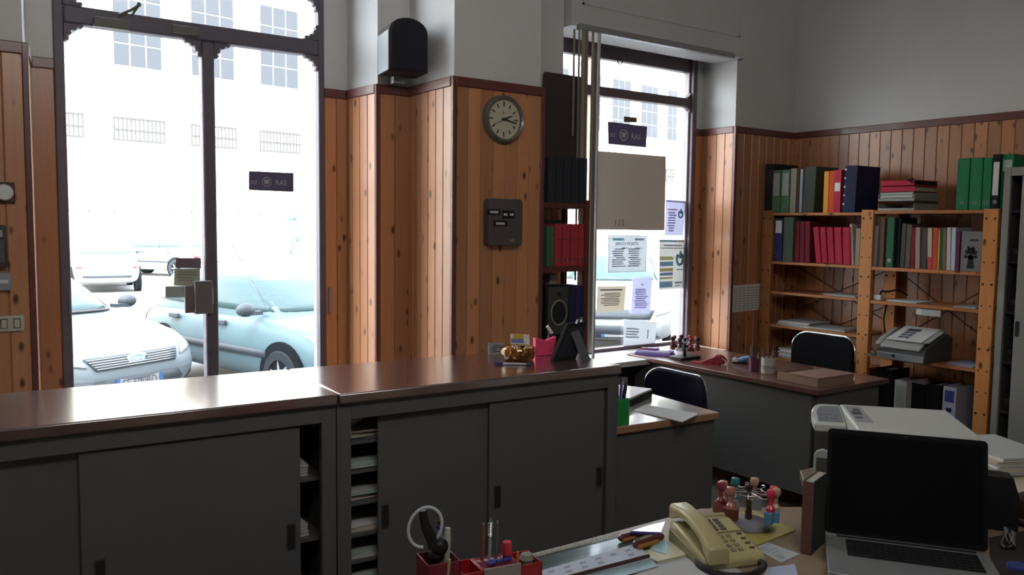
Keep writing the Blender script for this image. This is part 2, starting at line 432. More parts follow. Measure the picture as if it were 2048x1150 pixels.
MB().box((-34, 0, 0), (62, 6, HB)).build('facade_wall', BW, bld)
GLW = mat('far_window_glass', (.030, .034, .040), .4, spec=.12)
FWH = mat('far_window_frame', (.09, .09, .09), .8)
# base course, string courses, cornice
MB().box((-34, -.10, 0), (62, 0, 1.0)).build('plinth', BST, bld)
for z in (zs1+.55, zg1+.45, 17.0): MB().box((-34, -.16, z), (62, 0, z+.28)).build('string_course', BST, bld)
def bwin(u0, z0, w, h, nx, nz):
    f = MB().box((-.0, -.03, 0), (w, .0, h)).build('window', FWH, bld, loc=(u0, 0, z0))
    g = .07; pw = (w-g*(nx+1))/nx; ph = (h-g*(nz+1))/nz
    key = 'far_pane_%.2f_%.2f' % (pw, ph)
    me = bpy.data.meshes.get(key) or MB().box((0, -.045, 0), (pw, -.031, ph)).mesh(key, GLW)
    for i in range(nx):
        for j in range(nz):
            link('pane', me, f, 0, (g+i*(pw+g), 0, g+j*(ph+g)))
NB = 0
i0 = -6
for i in range(i0, 18):
    u = ua+i*PITCH
    if u < -20 or u > 58: continue
    bwin(u, zg0, WW, zg1-zg0, 3, 4)
    if i > 3: bwin(u, zg1+1.3, WW, 3.2, 3, 3)
    # pilaster between the bays
    MB().box((u+WW+(PITCH-WW)*.25, -.12, zs1+.83), (u+WW+(PITCH-WW)*.75, 0, zg1+.45)).build('pilaster', BST, bld)
    # ground-floor opening: iron grille over a boarded recess
    MB().box((u-.05, -.02, zs0), (u+WW+.1, 0, zs1)).build('shutter_panel', BST, bld)
    gr_ = MB(); zz = zs1-1.0
    for k in range(13): gr_.box((u+k*(WW/12)-.035, -.07, zz), (u+k*(WW/12)+.035, -.04, zs1-.05))
    for q in (0, .42, .9): gr_.box((u-.02, -.075, zz+q), (u+WW+.02, -.035, zz+q+.07))
    MB().box((u-.10, -.05, zs0-.05), (u-.05, 0, zs1)).box((u+WW+.1, -.05, zs0-.05), (u+WW+.15, 0, zs1)).box((u-.1, -.05, zs0-.08), (u+WW+.15, 0, zs0)).build('shutter_frame', mat('shutter_frame_grey', (.05, .05, .05), .8), bld)
    gr_.build('window_grille', mat('far_iron', (.03, .03, .03), .8), bld)
# faint graffiti on the lower wall
TEAL = mat('graffiti_teal', (.05, .10, .105), .9); VIO = mat('graffiti_violet', (.075, .05, .06), .9)
def gz(px, py):
    u, z = bu(px, py); return (u, -.05, z)
MB().tube(bez([gz(548, 470), gz(552, 445), gz(562, 440), gz(566, 460), gz(552, 478), gz(560, 500)], 30), .07, 6).build('graffiti', BST, bld)
MB().tube(bez([gz(574, 438), gz(592, 436), gz(580, 470), gz(578, 505), gz(588, 480), gz(598, 470), gz(596, 500)], 40), .12, 6).build('graffiti', TEAL, bld)
g0 = [gz(558, 480), gz(576, 500), gz(572, 525), gz(558, 522)]
MB().prism([(p[0], p[2]) for p in g0], -.05, 0, 1).build('graffiti', VIO, bld)
# ================================================================== cars
CARGLASS = mat('car_glass', (.045, .08, .085), .3, spec=.25)
TYRE = mat('tyre', (.022, .026, .03), .9, spec=.1); HUB = mat('hub_silver', (.17, .18, .185), .5, 0)
BUMP = mat('bumper_grey', (.035, .045, .055), .6); LAMP = mat('lamp_glass', (.25, .27, .28), .1, coat=.8)
TAIL = mat('tail_red', (.45, .03, .03), .2, coat=.5); PLATE = mat('plate_white', (.28, .29, .29), .5)
PBLUE = mat('plate_blue', (.03, .10, .25), .5)
def bvh_of(o):
    dg = bpy.context.evaluated_depsgraph_get(); ev = o.evaluated_get(dg); me = ev.to_mesh()
    b = BVHTree.FromPolygons([v.co.copy() for v in me.vertices], [list(p.vertices) for p in me.polygons])
    ev.to_mesh_clear(); return b
def patch(name, bv, quad, axis, sgn, m, parent, off=.012, nu=8, nv=4, thick=.01):
    """a panel laid on the bodywork: corner points given in the two other axes, dropped along axis"""
    vs = []; fs = []
    for j in range(nv+1):
        for i in range(nu+1):
            s, t = i/nu, j/nv
            p = [(1-s)*(1-t)*quad[0][k]+s*(1-t)*quad[1][k]+s*t*quad[2][k]+(1-s)*t*quad[3][k] for k in (0, 1)]
            if axis == 0: o_ = V((sgn*5, p[0], p[1])); d = V((-sgn, 0, 0))
            else: o_ = V((p[0], sgn*5, p[1])); d = V((0, -sgn, 0))
            h = bv.ray_cast(o_, d)
            q = h[0] if h[0] else (vs[-1]-V((sgn*off, 0, 0) if axis == 0 else (0, sgn*off, 0)) if vs else V((0, 0, p[1])))
            vs.append(q+(V((sgn*off, 0, 0)) if axis == 0 else V((0, sgn*off, 0))))
    for j in range(nv):
        for i in range(nu):
            a = j*(nu+1)+i; fs.append((a, a+1, a+nu+2, a+nu+1))
    o = MB().add(vs, fs).build(name, m, parent)
    so_ = o.modifiers.new('solid', 'SOLIDIFY'); so_.thickness = thick; so_.offset = 0
    return o
def car(name, label, paint, c, h, L=4.1, Wd=1.70, H=1.46, detail='', hatch=True, group=None):
    h = V((h[0], h[1], 0)).normalized()
    root = thing(name, label, 'car', (c[0], c[1], -.3), math.atan2(h.y, h.x), group)
    k = L/4.1; kw = Wd/1.70; kz = H/1.46
    st = [(-2.05, .40, .66, .60), (-2.00, .30, .88, .74), (-1.70, .22, .96, .81), (-1.0, .20, .97, .845), (0, .20, .96, .85), (.75, .20, .95, .845),
          (1.10, .20, .93, .84), (1.55, .22, .86, .82), (1.85, .25, .76, .76), (2.0, .30, .66, .66), (2.07, .36, .54, .52)]
    vs = []; fs = []; n = 12
    for (x, zl, zh, hw) in st:
        x *= k; hw *= kw; zl *= kz; zh *= kz
        half = [(0, zl), (.8*hw, zl), (.97*hw, zl+.12), (hw, (zl+zh)*.52), (.965*hw, zh-.07), (.84*hw, zh-.005)]
        sec = half+[(0, zh+.025)]+[(-y, z) for y, z in half[:0:-1]]
        vs += [(x, y, z) for y, z in sec]
    for i in range(len(st)-1):
        fs += [(i*n+j, i*n+(j+1) % n, (i+1)*n+(j+1) % n, (i+1)*n+j) for j in range(n)]
    fs += [list(range(n))[::-1], list(range((len(st)-1)*n, len(st)*n))]
    body = MB().add(vs, fs).build('body', paint, root, ang=60)
    s_ = body.modifiers.new('sub', 'SUBSURF'); s_.levels = 2; s_.render_levels = 2
    # cabin
    rows = [(.90, -1.93, 1.10, .775), (.98, -1.88, .98, .77), (1.18, -1.74, .62, .71), (1.36, -1.52, .28, .635), (1.43, -1.30, .04, .58), (1.46, -1.0, -.25, .46)]
    vs = []; fs = []; m_ = 12
    for (z, xa, xb, hw) in rows:
        xa *= k; xb *= k; hw *= kw; z *= kz; d = (xb-xa)
        sec = [(xa, -.7*hw), (xa+.05*d, -.97*hw), (xa+.3*d, -hw), (xa+.6*d, -hw), (xb-.08*d, -.95*hw), (xb, -.62*hw)]
        sec = sec+[(x, -y) for x, y in sec[::-1]]
        vs += [(x, y, z) for x, y in sec]
    for i in range(len(rows)-1):
        fs += [(i*m_+j, i*m_+(j+1) % m_, (i+1)*m_+(j+1) % m_, (i+1)*m_+j) for j in range(m_)]
    fs += [list(range((len(rows)-1)*m_, len(rows)*m_))]
    cab = MB().add(vs, fs).build('cabin', paint, root, ang=60)
    s_ = cab.modifiers.new('sub', 'SUBSURF'); s_.levels = 2; s_.render_levels = 2
    bpy.context.view_layer.update()
    bb, cb = bvh_of(body), bvh_of(cab)
    z0, z1 = .985*kz, 1.355*kz
    patch('windshield', cb, [(-.66*kw, z0), (.66*kw, z0), (.53*kw, z1), (-.53*kw, z1)], 0, 1, CARGLASS, root, .012, 10, 6)
    patch('rear_window', cb, [(-.60*kw, z0+.06), (.60*kw, z0+.06), (.50*kw, z1), (-.50*kw, z1)], 0, -1, CARGLASS, root, .012, 8, 4)
    for s in (1, -1):
        patch('side_window', cb, [(-.42*k, z0), (.80*k, z0), (.17*k, z1-.02), (-.42*k, z1)], 1, s, CARGLASS, root, .01, 8, 5)
        patch('side_window', cb, [(-1.45*k, z0+.02), (-.50*k, z0), (-.50*k, z1), (-1.30*k, z1-.02)], 1, s, CARGLASS, root, .01, 6, 5)
        patch('side_moulding', bb, [(-1.0*k, .50), (.95*k, .50), (.95*k, .58), (-1.0*k, .58)], 1, s, BUMP, root, .012, 10, 1, .02)
        for x in (-.98*k, .06*k):
            MB().box((x-.10, -.02, -.028), (x+.10, .02, .028)).build('door_handle', BUMP, root, .01, loc=(0, s*.845*kw, .83*kz))
        # mirror
        mb = MB(); mb.sph((0, 0, 0), .10, 12)
        o = mb.build('mirror', BUMP, root, loc=(.70*k, s*(.84*kw+.08), 1.02*kz)); o.scale = (.8, 1.1, .75)
        MB().box((.66*k, s*.74*kw, .96*kz), (.76*k, s*.90*kw, 1.0*kz)).build('mirror_arm', BUMP, root)
        for x in (1.22*k, -1.28*k):
            y = s*(.80*kw)
            MB().lathe([(.05, 0), (.365, 0), (.365, .08), (.05, .08)], (0, 0, 0), 26, 1).build('wheel_arch', mat('arch_dark', (.008, .010, .012), .9, spec=.05), root, loc=(x, s*.848*kw-(.08 if s > 0 else .0), .33))
            wv = MB().lathe([(.20, -.085), (.285, -.085), (.305, -.06), (.305, .06), (.285, .085), (.20, .085), (.20, -.085)], (0, 0, 0), 26, 1).build('wheel', TYRE, root, loc=(x, s*(.848*kw-.07), .305))
            hb = MB(); hb.lathe([(.0001, .055), (.17, .05), (.205, .02)] if s > 0 else [(.205, -.02), (.17, -.05), (.0001, -.055)], (0, 0, 0), 26, 1)
            for q in range(7):
                a = 2*pi*q/7; hb.tube([(.05*cos(a), s*.07, .05*sin(a)), (.195*cos(a), s*.05, .195*sin(a))], .022, 6)
            hb.lathe([(.0001, .08), (.045, .075), (.05, .04)] if s > 0 else [(.05, -.04), (.045, -.075), (.0001, -.08)], (0, 0, 0), 14, 1)
            hb.build('hubcap', HUB, wv)
        if s > 0: q = [(.47*kw, .60*kz), (.74*kw, .66*kz), (.76*kw, .80*kz), (.58*kw, .74*kz)]
        else: q = [(-.74*kw, .66*kz), (-.47*kw, .60*kz), (-.58*kw, .74*kz), (-.76*kw, .80*kz)]
        patch('headlight', bb, q, 0, 1, LAMP, root, .012, 5, 4)
        q = [(s*.60*kw, .66*kz), (s*.74*kw, .66*kz), (s*.74*kw, .90*kz), (s*.66*kw, .90*kz)]
        patch('tail_light', bb, q if s > 0 else q, 0, -1, TAIL, root, .012, 3, 4)
    patch('grille', bb, [(-.40*kw, .56*kz), (.40*kw, .56*kz), (.47*kw, .67*kz), (-.47*kw, .67*kz)], 0, 1, BUMP, root, .012, 8, 3)
    patch('lower_grille', bb, [(-.60*kw, .24*kz), (.60*kw, .24*kz), (.42*kw, .47*kz), (-.42*kw, .47*kz)], 0, 1, BUMP, root, .012, 8, 3)
    patch('rear_bumper', bb, [(-.70*kw, .42*kz), (.70*kw, .42*kz), (.70*kw, .52*kz), (-.70*kw, .52*kz)], 0, -1, BUMP, root, .015, 8, 1)
    pr = MB().box((0, -.26, 0), (.012, .26, .11), 0).box((.001, -.262, 0), (.014, -.215, .11), 1).box((.001, .215, 0), (.014, .262, .11), 1)
    fx = bb.ray_cast(V((5, 0, .36)), V((-1, 0, 0)))[0].x
    if detail == 'front':
        plo = pr.build('plate', [PLATE, PBLUE], root, loc=(fx+.02, 0, .36))
        text('EF·500BD', .105, INK, plo, (.0145, 0, .053), (pi/2, 0, pi/2), 'plate_text', 0, .92)
        gx = bb.ray_cast(V((5, 0, .64)), V((-1, 0, 0)))[0].x
        bd = MB().lathe([(.0001, 0), (.11, 0), (.11, .02), (.095, .026), (.0001, .022)], (0, 0, 0), 28, 0).build('badge', [CHROME], root, loc=(gx+.015, 0, .63*kz))
        bd.scale = (1, 1, .45)
        inn = MB().lathe([(.0001, .02), (.085, .02), (.085, .028), (.0001, .028)], (0, 0, 0), 28, 0).build('badge_field', mat('badge_blue', (.22, .32, .42), .3), bd)
        t = text('Ford', .062, LBL, bd, (.029, 0, 0), (pi/2, 0, pi/2), 'badge_text', .3); t.scale = (1, 2.0, 1)
        for i in range(5):
            z = (.575+.02*i)*kz; w_ = .40+.07*(i/5)
            patch('grille_bar', bb, [(-w_*kw, z), (w_*kw, z), (w_*kw, z+.006), (-w_*kw, z+.006)], 0, 1, STEEL, root, .022, 8, 1, .008)
        for s in (-1, 1):
            patch('wiper', cb, [(s*.02, .975*kz), (s*.60, .965*kz), (s*.60, .98*kz), (s*.02, .992*kz)], 0, 1, BLACK, root, .03, 6, 1, .015)
            patch('fog_lamp', bb, [(s*.62*kw, .30), (s*.72*kw, .32), (s*.72*kw, .42), (s*.60*kw, .42)], 0, 1, BUMP, root, .012, 4, 3)
    elif detail == 'rear':
        rx = bb.ray_cast(V((-5, 0, .62)), V((1, 0, 0)))[0].x
        pr.build('plate', [PLATE, PBLUE], root, loc=(rx-.03, 0, .62))
    else:
        pr.build('plate', [PLATE, PBLUE], root, loc=(fx+.02, 0, .36))
        MB().tube([(-.8*k, 0, H), (-1.05*k, 0, H+.22)], .006, 6).build('aerial', BLACK, root)
    return root
SILV = mat('paint_silver_white', (.135, .165, .18), .4, spec=.35)
SILB = mat('paint_silver_blue', (.082, .135, .15), .4, spec=.3)
WHT = mat('paint_white', (.30, .32, .32), .4, spec=.3)
GRYP = mat('paint_grey', (.06, .085, .10), .4, spec=.3)
def place(front, h, L, half=1):
    h = V((h[0], h[1])).normalized(); return (front[0]-h.x*L/2*half, front[1]-h.y*L/2*half)
fr = at(275, 714, Z=.345)
hF = (.46, -.89); car('parked_car', 'silver white hatchback parked nose to the shop door, showing its plate and oval badge', SILV, place(fr, hF, 4.3), hF, 4.3, 1.84, 1.48, 'front')
h2 = V((.27, -.963, 0)).normalized(); l2 = V((-h2.y, h2.x, 0))
p2 = at(440, 641, Z=.53); c2 = p2+l2*.83+h2*(-.06)
car('parked_car', 'silver blue hatchback seen side on through the right door leaf', SILB, (c2.x, c2.y), h2, 3.95, 1.66, 1.43)
cg = V((7.33, 8.29, 0)); cc = cg-h2*1.95-l2*(-.83)*-1
car('parked_car', 'grey car whose front corner shows at the left edge of the shop window', GRYP, (cc.x, cc.y), h2, 4.0, 1.70, 1.45)
h3 = V((-.62, -.78, 0)).normalized()
car('parked_car', 'white car with alloy wheels behind the notices on the shop window', WHT, (9.35, 10.35), h3, 4.3, 1.80, 1.62)
pa = at(212, 556, Z=-.25)
ra = RT.xy.normalized()
c_ = V((0, 0, 0))+at(212, 470, Z=1.14); dA = 23.5
def far(px, d):
    r_ = FW+RT*((px-1024)/F); r_.z = 0; return r_*d
q = far(207, 23.5); car('parked_car', 'white hatchback across the street, seen from behind, leftmost of the two', WHT, (q.x, q.y), (.10, 1), 4.0, 1.70, 1.47, 'rear')
q = far(322, 29.5); car('parked_car', 'white estate car across the street, turned to show its side and tail', WHT, (q.x, q.y), (-.62, .78), 4.2, 1.70, 1.5, 'rear')
# ================================================================== things on the walls
def wall_plate(name, label, cat, px0, y0, px1, y1, Y, t, m, bev=.004):
    p, q = at(px0, y0, Y=Y), at(px1, y1, Y=Y)
    r_ = thing(name, label, cat, ((p.x+q.x)/2, Y, (p.z+q.z)/2))
    w_, h_ = abs(q.x-p.x), abs(p.z-q.z)
    MB().box((-w_/2, -t, -h_/2), (w_/2, 0, h_/2)).build('housing', m, r_, bev)
    return r_, w_, h_
YP = YF-.017
r_, w_, h_ = wall_plate('thermostat', 'round white dial on a dark square plate high on the left wall', 'thermostat', -16, 364, 30, 406, YP, .02, mat('plate_dark_brown', (.06, .03, .025), .5))
MB().lathe([(.0001, -.045), (.030, -.043), (.035, -.03), (.035, -.02), (.0001, -.02)], (0, 0, 0), 24, 1).build('dial', WHITE, r_)
r_, w_, h_ = wall_plate('intercom', 'dark grey entryphone panel on the left wall', 'intercom', -34, 450, 14, 534, YP, .04, mat('panel_charcoal', (.045, .04, .045), .5))
MB().box((-w_/2+.01, -.046, -h_/2+.02), (w_/2-.012, -.04, h_/2-.06)).build('front_panel', mat('panel_grey', (.09, .09, .10), .4), r_)
MB().box((w_/2-.045, -.05, h_/2-.05), (w_/2-.015, -.04, h_/2-.02)).build('button', STEEL, r_)
r_, w_, h_ = wall_plate('junction_box', 'small pale grey box below the dark entryphone', 'box', -20, 545, 22, 580, YP, .03, mat('pale_grey_plastic', (.30, .30, .32), .5))
MB().box((-.01, -.033, -.008), (w_/2-.012, -.03, .008)).build('label_strip', LBL, r_)
r_, w_, h_ = wall_plate('light_switch', 'cream switch plate with two rockers on the left wall', 'switch', -6, 632, 49, 661, YP, .012, mat('cream_plastic', (.55, .50, .40), .4))
for px in (7.5, 33.5):
    p = at(px, 647, Y=YP).x-r_.location.x
    MB().box((p-.013, -.0135, -.021), (p+.013, -.012, .021)).box((p-.010, -.018, -.018), (p+.010, -.013, .018), 1).build('rocker', [BLACK, mat('cream_plastic')], r_)

# loudspeaker on its bracket in the corner
z0 = 2.43; s0 = at(822, 170, Y=3.98)
sp = thing('wall_loudspeaker', 'black loudspeaker with rounded top and lit-coloured side, high in the corner by the door', 'speaker', (s0.x-.055, 3.97, z0), R(-10))
pts = [(-.105, 0), (.105, 0), (.105, .20)]+[(.105*cos(a), .20+.075*sin(a)) for a in [pi*i/10 for i in range(1, 10)]]+[(-.105, .20)]
MB().prism(pts, -.10, .09, 1).build('cabinet', BLACK, sp, .006)
pts2 = [(p[0]*.9, p[1]*.92+.012) for p in pts]
MB().prism(pts2, -.112, -.10, 1).build('grille', mat('speaker_cloth', (.012, .012, .022), .9, bump=.4, nscale=300), sp)
MB().box((-.109, -.098, .004), (-.104, .088, .205)).build('side_panel', mat('speaker_side_lit_tint', (.36, .39, .42), .4, .2), sp)  # thin panel coloured pale to stand for door light on this side
mb = MB().box((-.03, .06, -.035), (.03, .12, .0)).box((-.02, .09, -.03), (.02, .16, .02)); mb.build('bracket', STEEL, sp)

# clock
YPP = 3.665-.017
c = at(1004, 239, Y=YPP)
ck = thing('wall_clock', 'round cream wall clock with a grey green rim on the pine pillar', 'clock', c)
RIM = mat('clock_rim', (.115, .125, .10), .35, coat=.4); FACE = mat('clock_face', (.50, .47, .33), .6)
RR = .122
MB().lathe([(.0001, -.012), (RR-.018, -.012), (RR-.018, -.034), (RR-.008, -.04), (RR, -.03), (RR+.004, 0), (.0001, 0)][::-1], (0, 0, 0), 48, 1).build('rim', RIM, ck)
MB().lathe([(.0001, -.016), (RR-.017, -.016), (RR-.017, -.011), (.0001, -.011)][::-1], (0, 0, 0), 48, 1).build('face', FACE, ck)
HND = mat('clock_hand', (.03, .03, .03), .5)
for i in range(12):
    a = 2*pi*i/12; l_ = .020 if i % 3 else .026
    o = MB().box((-.0028, -.0185, .066), (.0028, -.016, .066+l_)).build('hour_mark', HND, ck, rot=(0, a, 0))
def hand(nm, ang, l, w, y, m=HND):
    MB().prism([(-w, -.015), (w, -.015), (w*.7, l), (-w*.7, l)], y-.0015, y, 1).build(nm, m, ck, rot=(0, R(ang), 0))
hand('hour_hand', 69, .055, .0042, -.020); hand('minute_hand', 102, .082, .0034, -.0225)
hand('second_hand', 245, .075, .0012, -.025, mat('hand_brown', (.15, .07, .04), .5))
MB().lathe([(.0001, -.029), (.006, -.028), (.006, -.018)], (0, 0, 0), 12, 1).build('hub', HND, ck)
MB().lathe([(.0001, -.0175), (.0055, -.0175), (.0055, -.016)], (-.004, 0, .034), 12, 1).build('maker_dot', mat('dot_red', (.4, .08, .05), .5), ck)

# grey box with embossed label tapes
p, q = at(967, 397, Y=YPP), at(1033, 490, Y=YPP)
gb = thing('wall_box', 'brownish grey box with black label tapes on the pine pillar under the clock', 'box', ((p.x+q.x)/2, YPP, (p.z+q.z)/2))
w_, h_ = q.x-p.x, p.z-q.z
MB().prism(rrect(w_, h_, .018), -.055, 0, 1).build('cover', mat('box_taupe', (.085, .068, .065), .5), gb, .005)
def tape(a, b, c_, d, marks):
    p_, q_ = at(a, b, Y=YPP-.056), at(c_, d, Y=YPP-.056)
    mb = MB().box((p_.x-gb.location.x, -.0575, q_.z-gb.location.z), (q_.x-gb.location.x, -.054, p_.z-gb.location.z))
    t_ = mb.build('label_tape', BLACK, gb); cx, cz = (p_.x+q_.x)/2-gb.location.x, (p_.z+q_.z)/2-gb.location.z
    m2 = MB(); W2 = (q_.x-p_.x)*.66; n = marks
    for i in range(n): m2.box((cx-W2/2+i*W2/n+.001, -.0582, cz-.006), (cx-W2/2+(i+1)*W2/n-.0015, -.0575, cz+.006))
    m2.build('tape_lettering', LBL, t_)
tape(975, 418, 1001, 430, 7); tape(1005, 421, 1016.5, 437, 2); tape(1017.5, 421, 1029, 437, 2); tape(987, 441, 1014, 453, 6)
p_ = at(1024, 481, Y=YPP-.056)
MB().box((p_.x-.016-gb.location.x, -.0565, p_.z-.006-gb.location.z), (p_.x+.016-gb.location.x, -.0545, p_.z+.006-gb.location.z)).build('maker_mark', STEEL, gb)

# ruled calendar sheet on the right pine pier
p, q = at(1466, 571, Y=YP), at(1518, 621, Y=YP)
cs = thing('wall_calendar', 'printed sheet pinned to the dark pine pier left of the shelving', 'calendar', (p.x, YP, p.z))
w_, h_ = q.x-p.x, p.z-q.z
MB().add([(0, -.002, 0), (w_+.006, -.006, .006), (w_-.006, -.004, -h_+.006), (0, -.003, -h_), (0, 0, 0), (w_+.006, 0, .006), (w_-.006, 0, -h_+.006), (0, 0, -h_)], [(0, 3, 2, 1), (4, 5, 6, 7), (0, 1, 5, 4), (1, 2, 6, 5), (2, 3, 7, 6), (3, 0, 4, 7)]).build('sheet', PAPER, cs)
mb = MB()
for j in range(9):
    for i in range(6): mb.box((.015+i*w_/6.6, -.0068, -.02-j*h_/10.5), (.015+(i+.6)*w_/6.6, -.0055, -.02-j*h_/10.5-.006))
mb.build('print', INKG, cs, kind='stuff')

# ================================================================== blind, signs and notices in the window
vb = thing('vertical_blind', 'vertical blind pushed together at the left of the window under a grey rail', 'blind', (3.33, 4.03, 2.86))
x1 = at(1462, 122, Y=4.05).x-3.33
MB().box((0, -.02, -.01), (x1, .025, .028)).build('head_rail', mat('rail_grey', (.34, .34, .34), .4, .3), vb, .005)
SL = papermat('blind_fabric', (.42, .38, .32), .25)
for px, zlo, dx, m_ in ((1141, 2.20, .004, SL), (1151, 1.3, .004, SL), (1159, 1.2, .02, SL), (1165, 1.0, .02, mat('blind_tan', (.25, .17, .10), .7)), (1178, .76, .008, SL), (1190, .76, .012, mat('blind_pale', (.5, .5, .47), .6))):
    x_ = at(px, 300, Y=4.045).x-3.33
    MB().box((x_-dx/2, -.012, zlo-2.86), (x_+dx/2, .004, -.01)).build('slat', m_, vb)
x_ = at(1196, 300, Y=4.03).x-3.33
MB().tube([(x_, -.005, -.01), (x_-.004, -.005, -.6), (x_-.012, -.005, -1.55)], .003, 6).build('cord', SL, vb)

def sheet(name, label, cat, P, Y, m, t=.0015, group=None):
    """a flat sheet fixed to the pane: four pixel corners TL TR BR BL"""
    c4 = [at(x, y, Y=Y) for x, y in P]; o0 = c4[0]
    r_ = thing(name, label, cat, o0, 0, group)
    vs = [p-o0 for p in c4]+[p-o0+V((0, t, 0)) for p in c4]
    MB().add(vs, [(0, 3, 2, 1), (4, 5, 6, 7), (0, 1, 5, 4), (1, 2, 6, 5), (2, 3, 7, 6), (3, 0, 4, 7)]).build('sheet', m, r_)
    def bl(s, u): return (1-s)*(1-u)*vs[0]+s*(1-u)*vs[1]+s*u*vs[2]+(1-s)*u*vs[3]
    return r_, bl
def strips(r_, bl, L, m, name='print'):
    kd = 'stuff' if len(L) > 1 else None
    mb = MB()
    for (s0, u0, s1, u1) in L:
        mb.add([bl(s0, u0)+V((0, -.0012, 0)), bl(s1, u0)+V((0, -.0012, 0)), bl(s1, u1)+V((0, -.0012, 0)), bl(s0, u1)+V((0, -.0012, 0)), bl(s0, u0), bl(s1, u0), bl(s1, u1), bl(s0, u1)],
               [(0, 3, 2, 1), (0, 1, 5, 4), (1, 2, 6, 5), (2, 3, 7, 6), (3, 0, 4, 7)])
    return mb.build(name, m, r_, kind=kd)
SGN = papermat('sign_violet_grey', (.15, .135, .20), .3); SGL = papermat('sign_lettering', (.62, .61, .66), .3)
YS = YD-.004
def ras(name, label, P, Y):
    r_, bl = sheet(name, label, 'sign', P, Y, SGN, .003)
    W2 = (bl(1, .5)-bl(0, .5)).length; H2 = (bl(.5, 1)-bl(.5, 0)).length; s_ = H2*.38
    text('nz', s_*1.0, SGL, r_, bl(.11, .55)+V((0, -.0015, 0)), (pi/2, 0, 0), 'lettering', 0, .9)
    text('RAS', s_*1.0, SGL, r_, bl(.715, .55)+V((0, -.0015, 0)), (pi/2, 0, 0), 'lettering', 0, .95)
    c_ = bl(.39, .53)+V((0, -.0015, 0)); rr = H2*.235
    mb = MB().tube([c_+V((rr*cos(a), 0, rr*sin(a))) for a in [2*pi*i/28 for i in range(28)]], H2*.022, 6, True)
    for dx, h0, h1 in ((-.36, -.5, .36), (0, -.5, .56), (.36, -.5, .36)):
        mb.box((c_.x+(dx-.13)*rr, c_.y-.001, c_.z+h0*rr), (c_.x+(dx+.13)*rr, c_.y+.001, c_.z+h1*rr))
    mb.box((c_.x-.62*rr, c_.y-.001, c_.z+.30*rr), (c_.x-.2*rr, c_.y+.001, c_.z+.5*rr)).box((c_.x+.2*rr, c_.y-.001, c_.z+.30*rr), (c_.x+.62*rr, c_.y+.001, c_.z+.5*rr))
    mb.build('emblem', SGL, r_)
    strips(r_, bl, [(0, 0, 1, .035), (0, .965, 1, 1), (.0, 0, .012, 1), (.988, 0, 1, 1)], papermat('sign_edge', (.24, .23, .28), .3), 'border')
ras('window_sign', 'dark violet sticker with RAS lettering on the right door pane', [(498, 342), (587, 346), (587, 384), (498, 380)], YS)
ras('window_sign', 'dark violet sticker with RAS lettering on the shop window', [(1216, 243), (1294, 253), (1292, 295), (1217, 288)], YS)
sheet('window_sticker', 'small brown sticker above the dark sticker on the shop window', 'sticker', [(1248, 233), (1274, 235), (1274, 245), (1248, 244)], YS, mat('sticker_brown', (.16, .10, .07), .7))
# grey board hung in the window
P = [(1187, 301), (1332, 313), (1329, 461), (1181, 459)]
bd, bl = sheet('window_board', 'large blank grey brown board hung in the shop window', 'board', P, YD-.03, papermat('board_taupe', (.72, .675, .61), .05), .006)
strips(bd, bl, [(.31, .87, .325, .95), (.36, .86, .375, .95), (.41, .86, .425, .95)], mat('board_faint', (.42, .33, .28), .85), 'faint_stamp')
# notices
NT = papermat('notice_paper', (.74, .77, .79), .44); NB_ = papermat('notice_beige', (.72, .69, .61), .42); NL = papermat('notice_lilac', (.73, .74, .86), .44)
def lines(s0, s1, u0, u1, n, seed, f=.55):
    rnd = random.Random(seed); d = (u1-u0)/n
    return [(s0+(rnd.random()*.12 if rnd.random() < .5 else 0), u0+i*d, s1-rnd.random()*.25*(s1-s0), u0+i*d+d*f) for i in range(n)]
PG = papermat('faint_ink', (.45, .50, .56), .3); PTQ = papermat('turquoise_ink', (.35, .62, .68), .3)
n1, bl = sheet('notice', 'white landscape poster with a heavy heading, upper middle of the shop window', 'notice', [(1217, 470), (1294, 471), (1291, 543), (1216, 545)], YS, NT)
strips(n1, bl, lines(.10, .46, .36, .88, 9, 3)+lines(.52, .88, .36, .88, 9, 5), PG); strips(n1, bl, [(.11, .08, .40, .145)], PTQ, 'logo_bar')
strips(n1, bl, [(0, 0, 1, .012), (0, .988, 1, 1), (0, 0, .01, 1), (.99, 0, 1, 1), (.68, .08, .92, .14), (.35, .335, .5, .36), (.7, .335, .88, .36)], PG, 'frame_line')
text('SIMOTA MONTEL', .032, mat('headline_grey', (.14, .16, .18), .8), n1, bl(.48, .235)+V((0, -.002, 0)), (pi/2, 0, 0), 'headline', 0, .92)
n2, bl = sheet('notice', 'beige typed notice, lower left of the shop window', 'notice', [(1195, 573), (1252, 572), (1248, 623), (1193, 625)], YS, NB_)
strips(n2, bl, [(.10, .11, .88, .17)], INKG, 'headline'); strips(n2, bl, lines(.14, .84, .26, .78, 8, 8), mat('typed_grey', (.42, .40, .36), .8))
n3, bl = sheet('notice', 'narrow lilac notice in the middle of the shop window', 'notice', [(1266, 556), (1304, 556), (1300, 628), (1262, 628)], YS, NL)
strips(n3, bl, [(.45, .16, .55, .20)]+lines(.15, .85, .30, .86, 11, 2), papermat('lilac_ink', (.42, .42, .66), .3))
n4, bl = sheet('notice', 'pale lilac sheet with a round emblem, top right of the shop window', 'notice', [(1332, 399), (1371, 402), (1365, 470), (1329, 471)], YS-.004, NL)
strips(n4, bl, lines(.14, .58, .34, .92, 8, 6), papermat('lilac_ink')); strips(n4, bl, [(.10, .25, .62, .29)], papermat('pink_ink', (.72, .45, .55), .3), 'pink_line')
strips(n4, bl, [(0, .02, 1, .06)], PG, 'top_bar')
